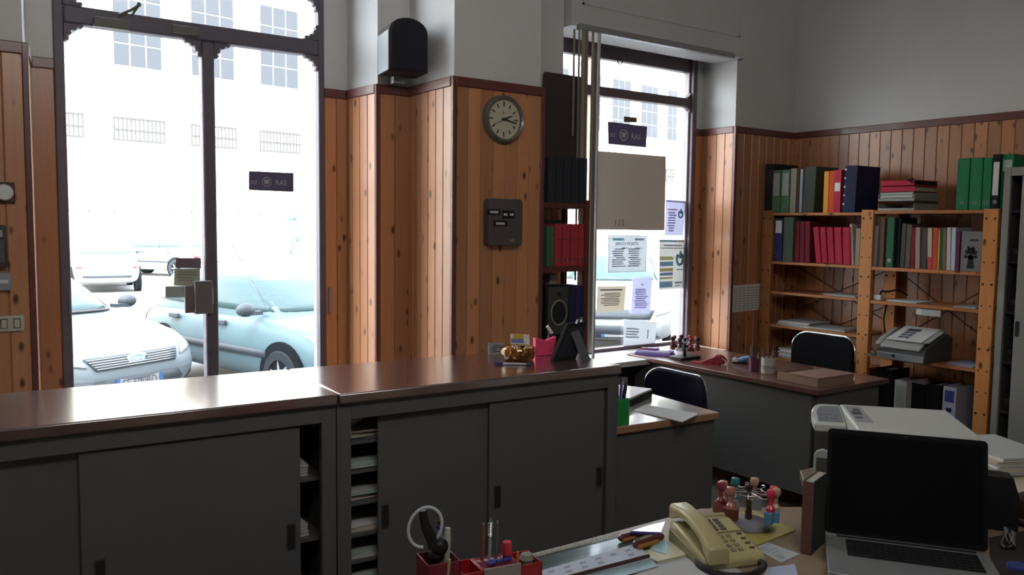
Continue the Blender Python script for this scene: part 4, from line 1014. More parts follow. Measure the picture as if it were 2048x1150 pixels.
# second shelf, right bay
z = ZRR[1]
row = [('white booklet at the left end of the right bay second shelf', 1747, 1754.5, 452, c_('white', .5, .52, .56), 2), ('brown box file on the right bay second shelf', 1758, 1768.5, 436, c_('tan_brown', .20, .12, .08), 0),
 ('dark green binder', 1775, 1790, 435, None, 0), ('black file on the right bay second shelf', 1791, 1801, 436, BLK, 0), ('dark file with a pale edge on the right bay second shelf', 1802, 1811, 447, c_('olive_black', .07, .075, .06), 1),
 ('brown grey book on the right bay second shelf', 1812, 1822, 449, c_('brown_grey', .13, .09, .075), 1), ('dark red book on the right bay second shelf', 1823, 1832, 456, c_('maroon', .18, .02, .03), 0),
 ('pinkish beige book on the right bay second shelf', 1833, 1842.5, 455, c_('pink_beige', .36, .26, .22), -2), ('dark brown book on the right bay second shelf', 1844, 1856, 457, c_('umber', .08, .06, .05), 0),
 ('cream book with red foot on the right bay second shelf', 1857.5, 1866.5, 456, c_('cream', .52, .44, .30), -2), ('vivid red book on the right bay second shelf', 1867.5, 1877, 456, c_('vivid_red', .55, .07, .05), -1),
 ('narrow yellow book on the right bay second shelf', 1877.5, 1881.5, 458, c_('yellow', .50, .36, .05), -1), ('narrow dark green book on the right bay second shelf', 1882, 1887.5, 456, c_('pine_green', .05, .10, .05), 0),
 ('olive brown book on the right bay second shelf', 1888, 1895, 456, c_('olive', .22, .15, .07), -2), ('white book on the right bay second shelf', 1896, 1904, 455, c_('white2', .56, .54, .52), -2),
 ('bluish white book on the right bay second shelf', 1904.5, 1913, 455, c_('blue_white', .48, .54, .66), -1), ('purple spined book beside the grey album', 1914, 1921, 463, c_('plum', .12, .03, .08), 0)]
for lb, a, b, yt, m_, ln in row:
    if m_ is None: sh_binder('ring_binder', 'dark green binder with a finger ring on the right bay second shelf', a, b, yt, z, c_('deep_green', .03, .12, .06), hole=True)
    else: sh_book(lb, a, b, yt, z, m_, lean=ln, band=(0, .3, c_('red_foot', .5, .08, .08)) if 'red foot' in lb else None)
o = thing('booklet', 'thin booklet lying on top of the books on the right bay second shelf', 'booklet', (5.31, py(1879), z+.262), R(8))
MB().box((0, -.09, 0), (.15, .09, .008)).build('pages', c_('slate', .10, .11, .12), o, .002)
a, b = py(1923, 480, 5.262), py(1964, 480, 5.262)
al = thing('album', 'grey album facing out with a dark flower bouquet print', 'book', (5.262, (a+b)/2, z+.0005))
w_ = abs(a-b); h_ = hz(1943, 463, z, 5.262)
MB().box((0, -w_/2, 0), (.022, w_/2, h_)).build('cover', c_('album_grey', .19, .185, .18), al, .002)
mb = MB()
def blob(y, zz, ry, rz_): mb.prism([(y+ry*cos(2*pi*i/10), zz+rz_*sin(2*pi*i/10)) for i in range(10)], -.0015, .001, 0)
mb.prism([(-.022, .02), (.022, .02), (.012, .10), (-.012, .10)], -.0015, .001, 0)
for (y, zz, ry, rz_) in ((0, .125, .020, .022), (-.024, .118, .013, .016), (.024, .12, .013, .016), (-.03, .092, .010, .010), (.03, .092, .010, .010), (0, .09, .02, .016), (-.012, .142, .01, .012), (.014, .145, .01, .012)): blob(y, zz, ry, rz_)
mb.build('flower_print', c_('print_black', .02, .02, .02), al)
MB().box((-.001, -.04, .19), (.001, .01, .20)).build('title_print', c_('print_black', .02, .02, .02), al)
# third shelves
z = ZRR[2]
o = thing('power_adapter', 'small white plug adapter with a dark lead at the left end of the third shelf', 'adapter', (5.30, py(1757, 590, 5.30), z+.0005))
MB().box((-.02, -.028, 0), (.03, .028, .038)).build('body', WHITE, o, .006); MB().tube(bez([(0, -.01, .04), (.0, -.025, .065), (.02, -.05, .06), (.1, -.08, .07), (.2, -.09, .03)], 16), .006, 8).build('lead', BLACK, o)
def flat(name, label, x0, x1, ya, yb, z, n, m_, rz=0, group=None, cat='papers', t=.004):
    o = thing(name, label, cat, ((x0+x1)/2, (ya+yb)/2, z+.0006), rz, group); rnd = random.Random(int(ya*1000)); zz = 0
    for k in range(n):
        tt = t*rnd.uniform(.6, 1.4)
        MB().box((-(x1-x0)/2, -abs(ya-yb)/2, 0), ((x1-x0)/2, abs(ya-yb)/2, tt)).build('sheet_bundle', m_[k % len(m_)], o, loc=(rnd.uniform(-.008, .008), rnd.uniform(-.008, .008), zz), rot=(0, 0, rnd.uniform(-.05, .05))); zz += tt+.0006
    return o
flat('paper_sheets', 'loose papers on the third shelf beside the white adapter', 5.27, 5.48, py(1770, 598), py(1830, 602), z, 2, [LGL, PAPER])
flat('paper_sheets', 'pale papers at the right end of the third shelf', 5.27, 5.45, py(1905, 608), py(1950, 612), z, 2, [PC[1], LGL])
flat('paper_sheets', 'papers at the right end of the third shelf, left bay', 5.28, 5.48, py(1640, 592), py(1706, 596), ZL[2], 2, [PC[1], LGL])
p = at(1833, 617, X=5.246); q = at(1881, 634, X=5.246)
o = thing('shelf_tag', 'white folded card hanging from the edge of the third shelf above the fax', 'card', (5.246, p.y, p.z))
MB().box((-.002, q.y-p.y, q.z-p.z), (0, -.03, 0)).build('card', PC[1], o); MB().box((-.004, -.038, q.z-p.z+.002), (-.001, 0, .0)).build('folded_end', PAPER, o)
# fourth shelves
z = ZL[3]
flat('paper_stack', 'thick stack of papers at the left of the fourth shelf', 5.27, 5.55, py(1552, 650), py(1612, 652), z, 4, [PC[1], LGL, PC[2]], 0, None, 'papers', .009)
flat('paper_stack', 'fanned magazines in the middle of the fourth shelf', 5.27, 5.50, py(1605, 655), py(1680, 660), z, 3, [LGL, PAPER], R(6), None, 'papers', .006)
flat('paper_stack', 'stack of papers on the fifth shelf behind the black chair', 5.28, 5.52, py(1552, 705), py(1600, 710), ZL[4], 7, [LGL, PC[1], PC[0]], 0, None, 'papers', .010)
z = ZRR[3]
fx = thing('fax_machine', 'pale grey fax machine with a printed sheet on its sloping top', 'fax machine', (5.15, 2.90, z+.0005), 0)
FXM = mat('fax_plastic', (.36, .37, .35), .45); FXD = mat('fax_dark', (.07, .075, .075), .5)
MB().prism([(0, 0), (.34, 0), (.34, .15), (.27, .175), (.05, .105), (0, .075)], -.165, .165, 1).build('body', FXD, fx, .006)
MB().prism([(-.008, .0), (.02, .0), (.02, .05), (-.008, .045)], -.16, .16, 1).build('front_panel', mat('fax_front', (.22, .23, .24), .5), fx, .004)
MB().prism([(-.012, .075), (.05, .11), (.30, .185), (.30, .197), (.05, .124), (-.012, .09)], -.135, .135, 1).build('top_cover', FXM, fx, .004)
MB().prism([(0, .10), (.06, .135), (.22, .19), (.25, .18), (.25, .165), (.06, .11), (0, .085)], .138, .178, 1).build('handset', FXM, fx, .008)
MB().prism([(.03, .128), (.27, .1995), (.27, .201), (.03, .1295)], -.12, .12, 1).build('sheet', PAPER, fx)
sl = (.2-.128)/.24
mb = MB()
def fpt(x, y): return (x, y, .1300+(x-.03)*(.0715/.24)+.0006)
def fq(x0, x1, y0, y1): mb.add([fpt(x0, y0), fpt(x1, y0), fpt(x1, y1), fpt(x0, y1)], [(0, 1, 2, 3)])
for i in range(4):
    for j in range(2): fq(.07+i*.04, .10+i*.04, -.01+j*.04, .025+j*.04)
fq(.19, .23, -.02, .07)
mb.build('printed_block', mat('print_slate', (.10, .11, .14), .8), fx)
MB().prism([(-.045, .012), (.02, .012), (.02, .02), (-.05, .03)], .165, .20, 1).build('paper_guide', FXM, fx)
MB().prism([(.02, .13), (.20, .19), (.20, .196), (.02, .137)], -.178, -.142, 1).build('paper_guide', FXM, fx)
MB().box((-.0095, .03, .018), (-.007, .05, .036)).build('key', NVY, fx)
MB().tube(bez([(.30, .165, .10), (.25, .22, .05), (.22, .25, .22), (.24, .24, .36)], 20), .005, 6).build('lead', BLACK, fx)
flat('paper_sheets', 'bluish white papers at the right of the fax machine', 5.27, 5.5, py(1890, 720), py(1945, 730), z, 3, [mat('paper_blue_tint', (.42, .45, .60), .8), LGL], R(-4))
z = ZRR[4]
for lb, a, b, yt, m_, l_ in (('white box file with faint lettering standing on the lowest shelf, left of the two', 1805, 1831, 764, c_('boxfile_white', .46, .47, .47), (.45, .9)), ('white box file with a blue band on the lowest shelf by the right post', 1904, 1932, 777, c_('boxfile_lilac', .42, .44, .55), (.72, .93))):
    r_ = sh_binder('box_file', lb, a, b, yt, z, m_, X=5.27, lb=l_, lab=c_('boxfile_blue', .06, .06, .25) if 'blue' in lb else LGL, hole=False, cat='binder')
    if 'blue' in lb: MB().box((-.016, -.002, .19), (.016, .001, .215)).build('badge', NVY, r_)
for k, (a, b, yt) in enumerate(((1766, 1800, 740), (1836, 1868, 770), (1870, 1900, 772))):
    sh_binder('ring_binder', 'black binder in the shadow of the lowest shelf, %s from the left' % ords[k], a, b, yt, z, BLK, X=5.33, hole=False, group='black binders on the lowest shelf', d=.22)

# grey metal cabinet at the right edge
yl = at(2009, 337, X=5.18).y
mc = thing('metal_cabinet', 'tall grey metal cabinet with a sliding door at the right edge beside the shelving', 'cabinet', (5.18, yl, 0))
HCB = at(2012, 335, X=5.18).z; WCB = 1.2
mb = MB().box((.02, -.02, 0), (.45, 0, HCB)).box((.02, -WCB, 0), (.45, -WCB+.02, HCB)).box((.02, -WCB, HCB-.02), (.45, 0, HCB)).box((.44, -WCB, 0), (.45, 0, HCB)).box((.02, -WCB, 0), (.45, 0, .06))
mb.build('carcass', GREY, mc)
mb = MB().box((0, -.038, 0), (.025, 0, HCB)).box((0, -WCB, 0), (.025, -WCB+.055, HCB)).box((0, -WCB+.055, HCB-.05), (.025, -.038, HCB)).box((0, -WCB+.055, 0), (.025, -.038, .08))
mb.build('front_frame', mat('cabinet_grey', (.26, .26, .245), .45), mc, .003)
dr = MB().box((.012, -.60, .08), (.03, -.095, HCB-.052)).build('sliding_door', mat('cabinet_grey'), mc, .003)
hp = at(2034, 658, X=5.19)
MB().prism(rrect(.022, .09, .004, 2, hp.y-yl-.0, hp.z), .009, .013, 0).build('handle', BLACKM, dr)
MB().box((.034, -WCB+.06, .08), (.05, -.60, HCB-.052)).build('sliding_door', mat('cabinet_grey'), mc, .003)
for k in range(6): MB().box((.06, -WCB+.02, .25+k*.30), (.43, -.02, .265+k*.30)).build('shelf', GREYD, mc)
for k in range(1, 5):
    o = thing('paper_stack', 'dark files in the gap of the tall grey metal cabinet, %s shelf from the bottom' % ords[k], 'papers', (5.18+.08, yl-.12, .2655+k*.30), 0, 'files in the tall cabinet')
    for j in range(3): MB().box((0, -.10, 0), (.26, .085, .035)).build('bundle', [DKT, GREYD, BLKB][j], o, loc=(.006*j, 0, j*.037))

# ================================================================== middle desk (brown top)
d2 = thing('large_desk', 'large grey metal desk with a brown top in front of the shelving', 'desk', (4.0, 2.70, 0), R(0))
c0, c1, c2 = at(1636, 782, Z=.75), at(1254, 707, Z=.75), at(1795, 760, Z=.75)
ax = math.atan2(-(c1-c0).x, (c1-c0).y); d2.location = (c0.x, c0.y, 0); d2.rotation_euler = (0, 0, ax)
LN = (c1-c0).length; WD = (c2-c0).length
LAM2 = mat('brown_laminate', (.13, .058, .045), .30, spec=.6, coat=.3, noise=.2, nscale=25)
MB().box((0, 0, .722), (WD, LN, .75)).build('desk_top', LAM2, d2, .003)
MB().box((.03, .06, .13), (.05, LN-.05, .722)).build('modesty_panel', GREY, d2, .002)
MB().box((.05, .03, .13), (WD-.06, .05, .722)).build('end_panel', GREY, d2, .002)
MB().box((.05, LN-.05, .13), (WD-.06, LN-.03, .722)).build('end_panel', GREY, d2, .002)
MB().box((.035, .045, .64), (.052, LN-.04, .722)).build('upper_rail', GREY, d2, .002)
for (x, y) in ((.06, .06), (WD-.1, .06), (.06, LN-.1), (WD-.1, LN-.1)): MB().box((x, y, 0), (x+.04, y+.04, .72)).build('leg', GREYD, d2)
ZD = .7505
def d(px, y, z=ZD): return at(px, y, Z=z)
# purple trays
p = d(1310, 709); pt = thing('pen_tray', 'purple plastic tray stack under a dark block at the far end of the large desk', 'tray', p, R(-62))
PUR = mat('purple_plastic', (.20, .14, .48), .3, coat=.4); PUL = mat('lilac_plastic', (.42, .36, .62), .3)
for k, (m_, w_) in enumerate(((PUR, .13), (PUL, .12))):
    zz = k*.016
    MB().box((-w_, -.055, zz), (w_, .055, zz+.003)).box((-w_, -.055, zz), (w_, -.051, zz+.014)).box((-w_, .051, zz), (w_, .055, zz+.014)).box((-w_, -.055, zz), (-w_+.004, .055, zz+.014)).box((w_-.004, -.055, zz), (w_, .055, zz+.014)).build('tray', m_, pt, .001)
MB().box((-.06, -.03, .032), (.02, .03, .046)).build('block', mat('plum_block', (.12, .03, .12), .5), pt, .003); MB().box((.03, -.035, .031), (.10, .03, .036)).build('note_block', LBL, pt)
MB().box((-.10, -.02, .030), (-.065, .03, .042)).build('eraser', mat('dark_red_plastic', (.25, .02, .03), .4), pt, .003)
# stamp carousel (shared builder)
def carousel(label, p, k, base_m, post_m, stamps, ring_m, square=False):
    r_ = thing('stamp_carousel', label, 'stamp rack', p)
    if square: MB().prism(rrect(.15*k, .10*k, .012), 0, .014*k, 2).build('base', base_m, r_, .003)
    else: MB().lathe([(.0001, 0), (.056*k, 0), (.058*k, .006*k), (.055*k, .014*k), (.03*k, .020*k), (.0001, .021*k)], (0, 0, 0), 40).build('base', base_m, r_)
    MB().lathe([(.009*k, .012*k), (.009*k, .045*k), (.0065*k, .046*k), (.0065*k, .105*k), (.010*k, .106*k), (.010*k, .112*k), (.0001, .116*k)], (0, 0, 0), 14).build('post', post_m, r_)
    rg = MB(); n = 10; z_ = .094*k; rr = .066*k
    rg.tube([(rr*.62*cos(2*pi*i/24), rr*.62*sin(2*pi*i/24), z_) for i in range(24)], .0018*k, 6, True)
    for i in range(n):
        a = 2*pi*i/n; rg.tube([(.006*k*cos(a), .006*k*sin(a), z_), (rr*cos(a-.0), rr*sin(a), z_), (rr*1.10*cos(a+.10), rr*1.10*sin(a+.10), z_+.003*k), (rr*1.1*cos(a+.2), rr*1.1*sin(a+.2), z_)], .0016*k, 6)
    rg.build('ring', ring_m, r_)
    for (ang, m_, kind) in stamps:
        a = R(ang); c_ = V((rr*1.04*cos(a), rr*1.04*sin(a), 0))
        s_ = MB().lathe([(.0001, .122*k), (.010*k, .120*k), (.0125*k, .112*k), (.010*k, .102*k), (.0055*k, .097*k), (.0055*k, .082*k), (.011*k, .074*k), (.011*k, .068*k)], (0, 0, 0), 14).build('stamp', m_, r_, loc=c_)
        MB().box((-.010*k, -.018*k, .050*k), (.010*k, .018*k, .068*k)).build('stamp_block', [mat('stamp_clear', (.45, .45, .45), .3), mat('stamp_maroon', (.16, .04, .03), .5), mat('stamp_blue', (.10, .26, .42), .4)][kind], s_, .001, rot=(0, 0, a))
    return r_
DKR = mat('stamp_dark', (.05, .02, .03), .4); RDS = mat('stamp_red', (.40, .03, .04), .35, coat=.4)
carousel('small dark stamp carousel on a black base at the far end of the large desk', d(1369, 717), 1.25, BLACK, BLACK, [(20, RDS, 1), (60, DKR, 0), (100, RDS, 1), (150, DKR, 1), (200, DKR, 0), (250, RDS, 1), (300, DKR, 1), (340, RDS, 0)], STEEL, True)
# red stapler/tape dispenser
p = d(1432, 729); td = thing('tape_dispenser', 'red tape dispenser with a flat red foot on the large desk', 'tape dispenser', p, R(-70))
REDP = mat('red_plastic', (.36, .02, .03), .3, coat=.3)
MB().box((-.16, -.03, 0), (.03, .03, .008)).build('foot', REDP, td, .002)
MB().prism([(-.10, .008), (.06, .008), (.07, .03), (.045, .058), (.02, .062), (-.08, .020)], -.025, .025, 1).build('body', mat('dark_red_plastic'), td, .004)
MB().lathe([(.014, -.012), (.032, -.012), (.032, .012), (.014, .012), (.014, -.012)], (.02, 0, .036), 24, 1).build('tape_roll', REDP, td)
MB().tube(bez([(.05, -.03, .05), (.08, -.035, .035), (.075, -.05, .012), (.055, -.055, .004)], 12), .004, 6).build('metal_strip', STEEL, td)
# white and blue mouse-like pieces
p = d(1480, 727); cl = thing('correction_roller', 'blue and white correction roller beside the dark pen cup', 'office supply', p, R(-50))
MB().lathe([(.0001, -.014), (.016, -.012), (.018, 0), (.016, .012), (.0001, .014)], (-.03, 0, .022), 18, 1).build('wheel', WHITE, cl)
o = MB().lathe([(.0001, -.04), (.014, -.034), (.018, 0), (.012, .04), (.0001, .045)], (0, 0, 0), 16, 0).build('handle', mat('roller_blue', (.20, .36, .66), .3), cl, loc=(.02, 0, .03), rot=(0, R(-20), 0))
MB().box((-.05, -.015, 0), (.05, .015, .012)).build('base', BLACK, cl, .003)
# pen cups
def pens(r_, n, h, rr, seed, cols, l0=.13, l1=.17):
    rnd = random.Random(seed)
    for i in range(n):
        a = 2*pi*i/n+rnd.random(); q = V((rr*cos(a)*.75, rr*sin(a)*.75, .008)); l_ = rnd.uniform(l0, l1)
        t = V((rr*cos(a)*1.15+rnd.uniform(-.008, .008), rr*sin(a)*1.15+rnd.uniform(-.008, .008), l_)); m_ = cols[i % len(cols)]
        q2 = q.lerp(t, .8)
        o = MB().tube([q, q2, q2.lerp(t, .3), t], [.0038, .0042, .0038, .002], 8).build('pen', m_, r_)
pcol = [mat('pen_maroon', (.2, .03, .06), .4), mat('pen_black', (.02, .02, .025), .4), mat('pen_green', (.05, .12, .08), .4), mat('pen_violet', (.12, .08, .3), .4), mat('pen_orange', (.62, .13, .05), .4), mat('pen_grey', (.3, .3, .3), .4), BLU]
p = d(1508, 742)
cu = thing('pen_cup', 'dark plum pen cup full of pens at the front edge of the large desk', 'pen cup', p)
MB().lathe([(.0001, 0), (.030, 0), (.033, .085), (.030, .085), (.027, .004), (.0001, .004)], (0, 0, 0), 20).build('cup', mat('plum_plastic', (.10, .02, .06), .4), cu); pens(cu, 7, .15, .026, 2, [pcol[1], pcol[5], pcol[1], pcol[3]])
p = d(1532, 747)
cu = thing('pen_cup', 'white mug with a grey pattern holding pens and pencils on the large desk', 'pen cup', p+V((.02, .0, 0)))
MB().lathe([(.0001, 0), (.040, 0), (.043, .008), (.043, .098), (.039, .098), (.038, .006), (.0001, .006)], (0, 0, 0), 24).build('cup', mat('mug_white', (.50, .48, .42), .4), cu)
MB().lathe([(.0434, .03), (.0436, .032), (.0436, .05), (.0434, .052)], (0, 0, 0), 24).build('pattern_band', mat('mug_pattern', (.34, .33, .30), .6, noise=.6, nscale=60), cu)
pens(cu, 9, .15, .033, 5, [pcol[0], pcol[1], pcol[2], pcol[1], pcol[4], pcol[5], pcol[0]], .14, .175)
# cardboard tray
p, q, r3 = d(1552, 759), d(1636, 776), d(1697, 761)
ct = thing('cardboard_tray', 'shallow pinkish brown cardboard box at the near corner of the large desk', 'box', q, math.atan2((p-q).y, (p-q).x)-pi/2)
L1 = (p-q).length*.97; W1 = (r3-q).length*.9; CB = mat('cardboard', (.30, .19, .13), .75, noise=.08, nscale=30); hh = .052
MB().box((0, 0, 0), (W1, L1, .004)).box((0, 0, 0), (.004, L1, hh)).box((W1-.004, 0, 0), (W1, L1, hh)).box((0, 0, 0), (W1, .004, hh)).box((0, L1-.004, 0), (W1, L1, hh)).build('box', CB, ct, .001)
MB().box((-.002, -.002, hh-.004), (W1+.002, L1*.72, hh+.003)).build('lid', mat('cardboard_pink', (.26, .15, .115), .7), ct, .001)
MB().box((-.003, -.003, .0), (W1+.003, .02, .012)).build('lower_flap', CB, ct)

# ================================================================== near desk (oak edge) and chairs
c0, c1, c2 = at(1439, 825, Z=.75), at(1233, 855, Z=.75), at(1311.5, 789, Z=.75)
uu = (c0-c1).normalized(); a1 = math.atan2(uu.y, uu.x)
d1 = thing('small_desk', 'grey desk with a pale top and oak edge behind the counter end', 'desk', c0, a1); d1.location = (c0.x, c0.y, 0)
W1 = .64; L1 = .95
MB().box((-W1, .0, .716), (0, L1, .7495)).build('edge_band', mat('oak_edge', (.36, .19, .10), .5, noise=.15, nscale=30), d1, .004)
MB().box((-W1+.004, .005, .742), (-.004, L1-.005, .7505)).build('desk_top', mat('pale_laminate', (.46, .44, .42), .18, spec=.7, coat=.5), d1)
MB().box((-W1+.01, .025, .10), (-.01, .045, .716)).build('end_panel', GREY, d1, .002)
MB().box((-W1+.01, .045, .40), (-W1+.03, L1-.04, .716)).build('side_panel', GREY, d1, .002)
MB().box((-W1+.01, L1-.04, .10), (-.01, L1-.02, .716)).build('end_panel', GREY, d1, .002)
for (x, y) in ((-W1+.04, .05), (-.08, .05), (-W1+.04, L1-.09), (-.08, L1-.09)): MB().box((x, y, 0), (x+.04, y+.04, .716)).build('leg', GREYD, d1)
p = at(1246, 850, Z=.751)
cu = thing('pen_cup', 'translucent green pen cup with blue and violet pens on the oak edged desk', 'pen cup', p+V((.0, .03, .0)))
MB().prism(rrect(.075, .075, .012), 0, .118, 2).build('cup', mat('green_clear', (.02, .30, .06), .15, coat=.5), cu, .003)
MB().prism(rrect(.066, .066, .01), .112, .1185, 2).build('inside', mat('green_inside', (.03, .14, .05), .6), cu)
rnd = random.Random(4)
for i in range(10):
    a = 2*pi*i/10; b = V((.022*cos(a), .022*sin(a), .10)); t = V((.034*cos(a), .034*sin(a), rnd.uniform(.17, .205)))
    MB().tube([b, b.lerp(t, .7), t], [.0042, .0042, .003], 8).build('pen', [mat('pen_blue'), mat('pen_violet'), mat('pen_lilac', (.35, .3, .5), .4), mat('pen_black'), mat('pen_blue')][i % 5], cu)
P4 = [at(1268, 820, Z=.755), at(1365, 843, Z=.760), at(1398, 827, Z=.768), at(1290, 809, Z=.757)]
o = thing('paper_block', 'white stapled papers lying across the corner of the oak edged desk', 'papers', P4[0])
MB().add([p-P4[0] for p in P4]+[p-P4[0]-V((0, 0, .004)) for p in P4], [(0, 1, 2, 3), (7, 6, 5, 4), (0, 4, 5, 1), (1, 5, 6, 2), (2, 6, 7, 3), (3, 7, 4, 0)]).build('sheets', PAPER, o)
c0 = V((3.085, 3.075, .751)); ex = V((-.92, -.39, 0)); ey = V((-.36, .93, 0))
o = thing('flat_case', 'flat dark case with a pale top at the back of the oak edged desk', 'case', c0, math.atan2(.39, .92))
MB().box((-.34, 0, 0), (0, .27, .034)).build('case', BLACK, o, .004); MB().box((-.338, .002, .034), (-.002, .268, .046)).build('pale_top', mat('case_pale', (.62, .60, .56), .35, coat=.2), o, .003)
# chairs
def chair(label, x, y, rz, ztop, back_m, seat_m, wB=.47, hB=.32):
    r_ = thing('office_chair', label, 'chair', (x, y, 0), rz)     # the sitter faces local -x
    pts = rrect(wB, hB, .10, 6, 0, ztop-hB/2)
    mb = MB(); n = len(pts)
    cur = lambda yy: .05*(1-(2*yy/wB)**2)
    vs = [(cur(p[0])-.022, p[0], p[1]) for p in pts]+[(cur(p[0])+.022, p[0], p[1]) for p in pts]+[(cur(0)-.03, 0, ztop-hB/2), (cur(0)+.03, 0, ztop-hB/2)]
    fs = [(i, (i+1) % n, n+(i+1) % n, n+i) for i in range(n)]+[((i+1) % n, i, 2*n) for i in range(n)]+[(n+i, n+(i+1) % n, 2*n+1) for i in range(n)]
    mb.add(vs, fs).build('backrest', back_m, r_, .012, 50)
    MB().tube([(cur(p[0]), p[0]*1.01, (p[1]-(ztop-hB/2))*1.01+ztop-hB/2) for p in pts], .008, 8, True).build('back_frame', CHROME, r_)
    MB().prism(rrect(.46, .46, .08, 5), .42, .48, 2).build('seat', seat_m, r_, .015, loc=(-.24, 0, 0))
    MB().tube([(.06, 0, ztop-hB+.04), (.07, 0, .50), (-.02, 0, .40), (-.24, 0, .40)], .014, 8).build('back_bar', STEEL, r_)
    MB().cyl((-.24, 0, .12), (-.24, 0, .42), .025).build('column', BLACK, r_)
    for i in range(5):
        a = 2*pi*i/5+.3; e_ = V((-.24+.26*cos(a), .26*sin(a), .06))
        lg = MB().tube([(-.24, 0, .12), e_], [.022, .014], 8).build('leg', BLACK, r_)
        MB().lathe([(.0001, -.012), (.028, -.012), (.03, 0), (.028, .012), (.0001, .012)], (e_.x, e_.y, .03), 14, 1).build('castor', BLACK, lg)
    return r_
BFB = mat('black_vinyl', (.006, .006, .007), .85, spec=.06); NFB = mat('navy_fabric', (.012, .013, .03), .85, spec=.2)
chair('black office chair with a chrome rimmed back behind the large desk', 4.93, 3.32, 0, .925, BFB, BFB, .475)
chair('dark navy office chair with a rounded back beside the oak edged desk', 3.50, 3.31, 0, .805, NFB, NFB, .48)
# ================================================================== foreground desk
fd = thing('foreground_desk', 'wide wooden desk in the foreground holding the laptop and telephone', 'desk', (0, 0, 0))
DW = wood('desk_birch', (.24, .185, .125), (.19, .14, .09), (.2, .1, .05), .4, .2, 0, False)
poly = [(.55, .35), (.55, 1.772), (1.99, 1.758), (2.087, 1.71), (2.262, 1.60), (2.31, 1.57), (2.62, 1.84), (3.7, 1.80), (3.7, .35)]
MB().prism(poly, .72, .75, 2).build('desk_top', DW, fd, .003)
for (x, y) in ((.62, .42), (.62, 1.68), (3.6, .42), (3.6, 1.7), (2.0, 1.55)): MB().box((x, y, 0), (x+.05, y+.05, .72)).build('leg', GREYD, fd)
ZD = .7503
def f(px, y, z=ZD): return at(px, y, Z=z)
def slab(P, t, o0): # four points, thickness downwards
    return MB().add([p-o0 for p in P]+[p-o0-V((0, 0, t)) for p in P], [(0, 1, 2, 3), (7, 6, 5, 4), (0, 4, 5, 1), (1, 5, 6, 2), (2, 6, 7, 3), (3, 7, 4, 0)])
def quadthing(name, label, cat, P, z, t, m):
    P = [f(x, y, z) for x, y in P]; P = P if ((P[1]-P[0]).cross(P[2]-P[1])).z > 0 else P[::-1]
    o = thing(name, label, cat, P[0]-V((0, 0, t))); slab(P, t, P[0]-V((0, 0, t))).build('sheet', m, o); return o, P
# desk pad with spiral calendar
pad, P = quadthing('desk_pad', 'long dark green desk planner with white spiral binding at the far edge of the desk', 'planner', [(1040, 1172), (1303, 1097), (1247, 1069), (1052, 1118)], ZD+.004, .004, mat('pad_green', (.035, .055, .045), .3, coat=.4))
o0 = P[0]-V((0, 0, .004))
sp = MB(); a, b = f(1054, 1115, ZD+.006), f(1238, 1068, ZD+.006)
for i in range(44):
    c_ = a.lerp(b, i/43); sp.tube([c_+V((0, .006*cos(t), .006*sin(t)))-o0 for t in [2*pi*j/8 for j in range(8)]], .0016, 5, True)
sp.build('spiral', WHITE, pad, kind='stuff')
mb = slab([p for p in (f(1060, 1160, ZD+.0052), f(1300, 1094, ZD+.0052), f(1262, 1084, ZD+.0052), f(1056, 1142, ZD+.0052))], .001, o0); mb.build('green_band', mat('pad_band', (.06, .10, .09), .3, coat=.3), pad)
cal, P = quadthing('calendar_sheet', 'pale blue white calendar strip on the green planner', 'calendar', [(1056, 1180), (1302, 1118), (1275, 1086), (1050, 1150)], ZD+.0068, .001, mat('calendar_blue_white', (.46, .49, .56), .6))
o0 = P[0]-V((0, 0, .001)); mb = MB()
rnd = random.Random(2)
for i in range(7):
    for j in range(3):
        if rnd.random() < .75:
            s_, t_ = .04+i*.135, .12+j*.28
            def bp(s, t): return P[0].lerp(P[1], s).lerp(P[3].lerp(P[2], s), t)-o0+V((0, 0, .0004))
            mb.add([bp(s_, t_), bp(s_+.055, t_), bp(s_+.055, t_+.14), bp(s_, t_+.14)], [(0, 1, 2, 3)])
mb.build('day_print', mat('print_blue_grey', (.27, .30, .36), .8), cal, kind='stuff')
a, b = f(1130, 1156, ZD+.014), f(1296, 1112, ZD+.014)
pc = thing('pencil', 'dark brown pencil lying across the calendar strip', 'pencil', a)
MB().tube([(0, 0, 0), (b-a)*.94, b-a], [.0055, .0055, .005], 6).build('barrel', mat('pencil_brown', (.07, .025, .025), .35), pc); MB().cyl((b-a), (b-a)*1.012, .0048, 6).build('end', BLACK, pc)
quadthing('paper_sheet', 'turquoise white strip of paper in front of the brown pencil', 'papers', [(1190, 1168), (1316, 1132), (1298, 1112), (1160, 1150)], ZD+.0048, .001, mat('paper_aqua', (.36, .50, .56), .6))
quadthing('paper_sheet', 'greyish white sheet at the bottom of the desk under the coiled cord', 'papers', [(1160, 1200), (1560, 1200), (1430, 1105), (1330, 1120)], ZD+.0016, .001, PC[1])
quadthing('paper_sheet', 'bluish leaflet at the bottom edge left of the laptop', 'papers', [(1520, 1165), (1600, 1165), (1590, 1128), (1535, 1135)], ZD+.0014, .001, mat('paper_blue_tint', (.42, .45, .60), .8))
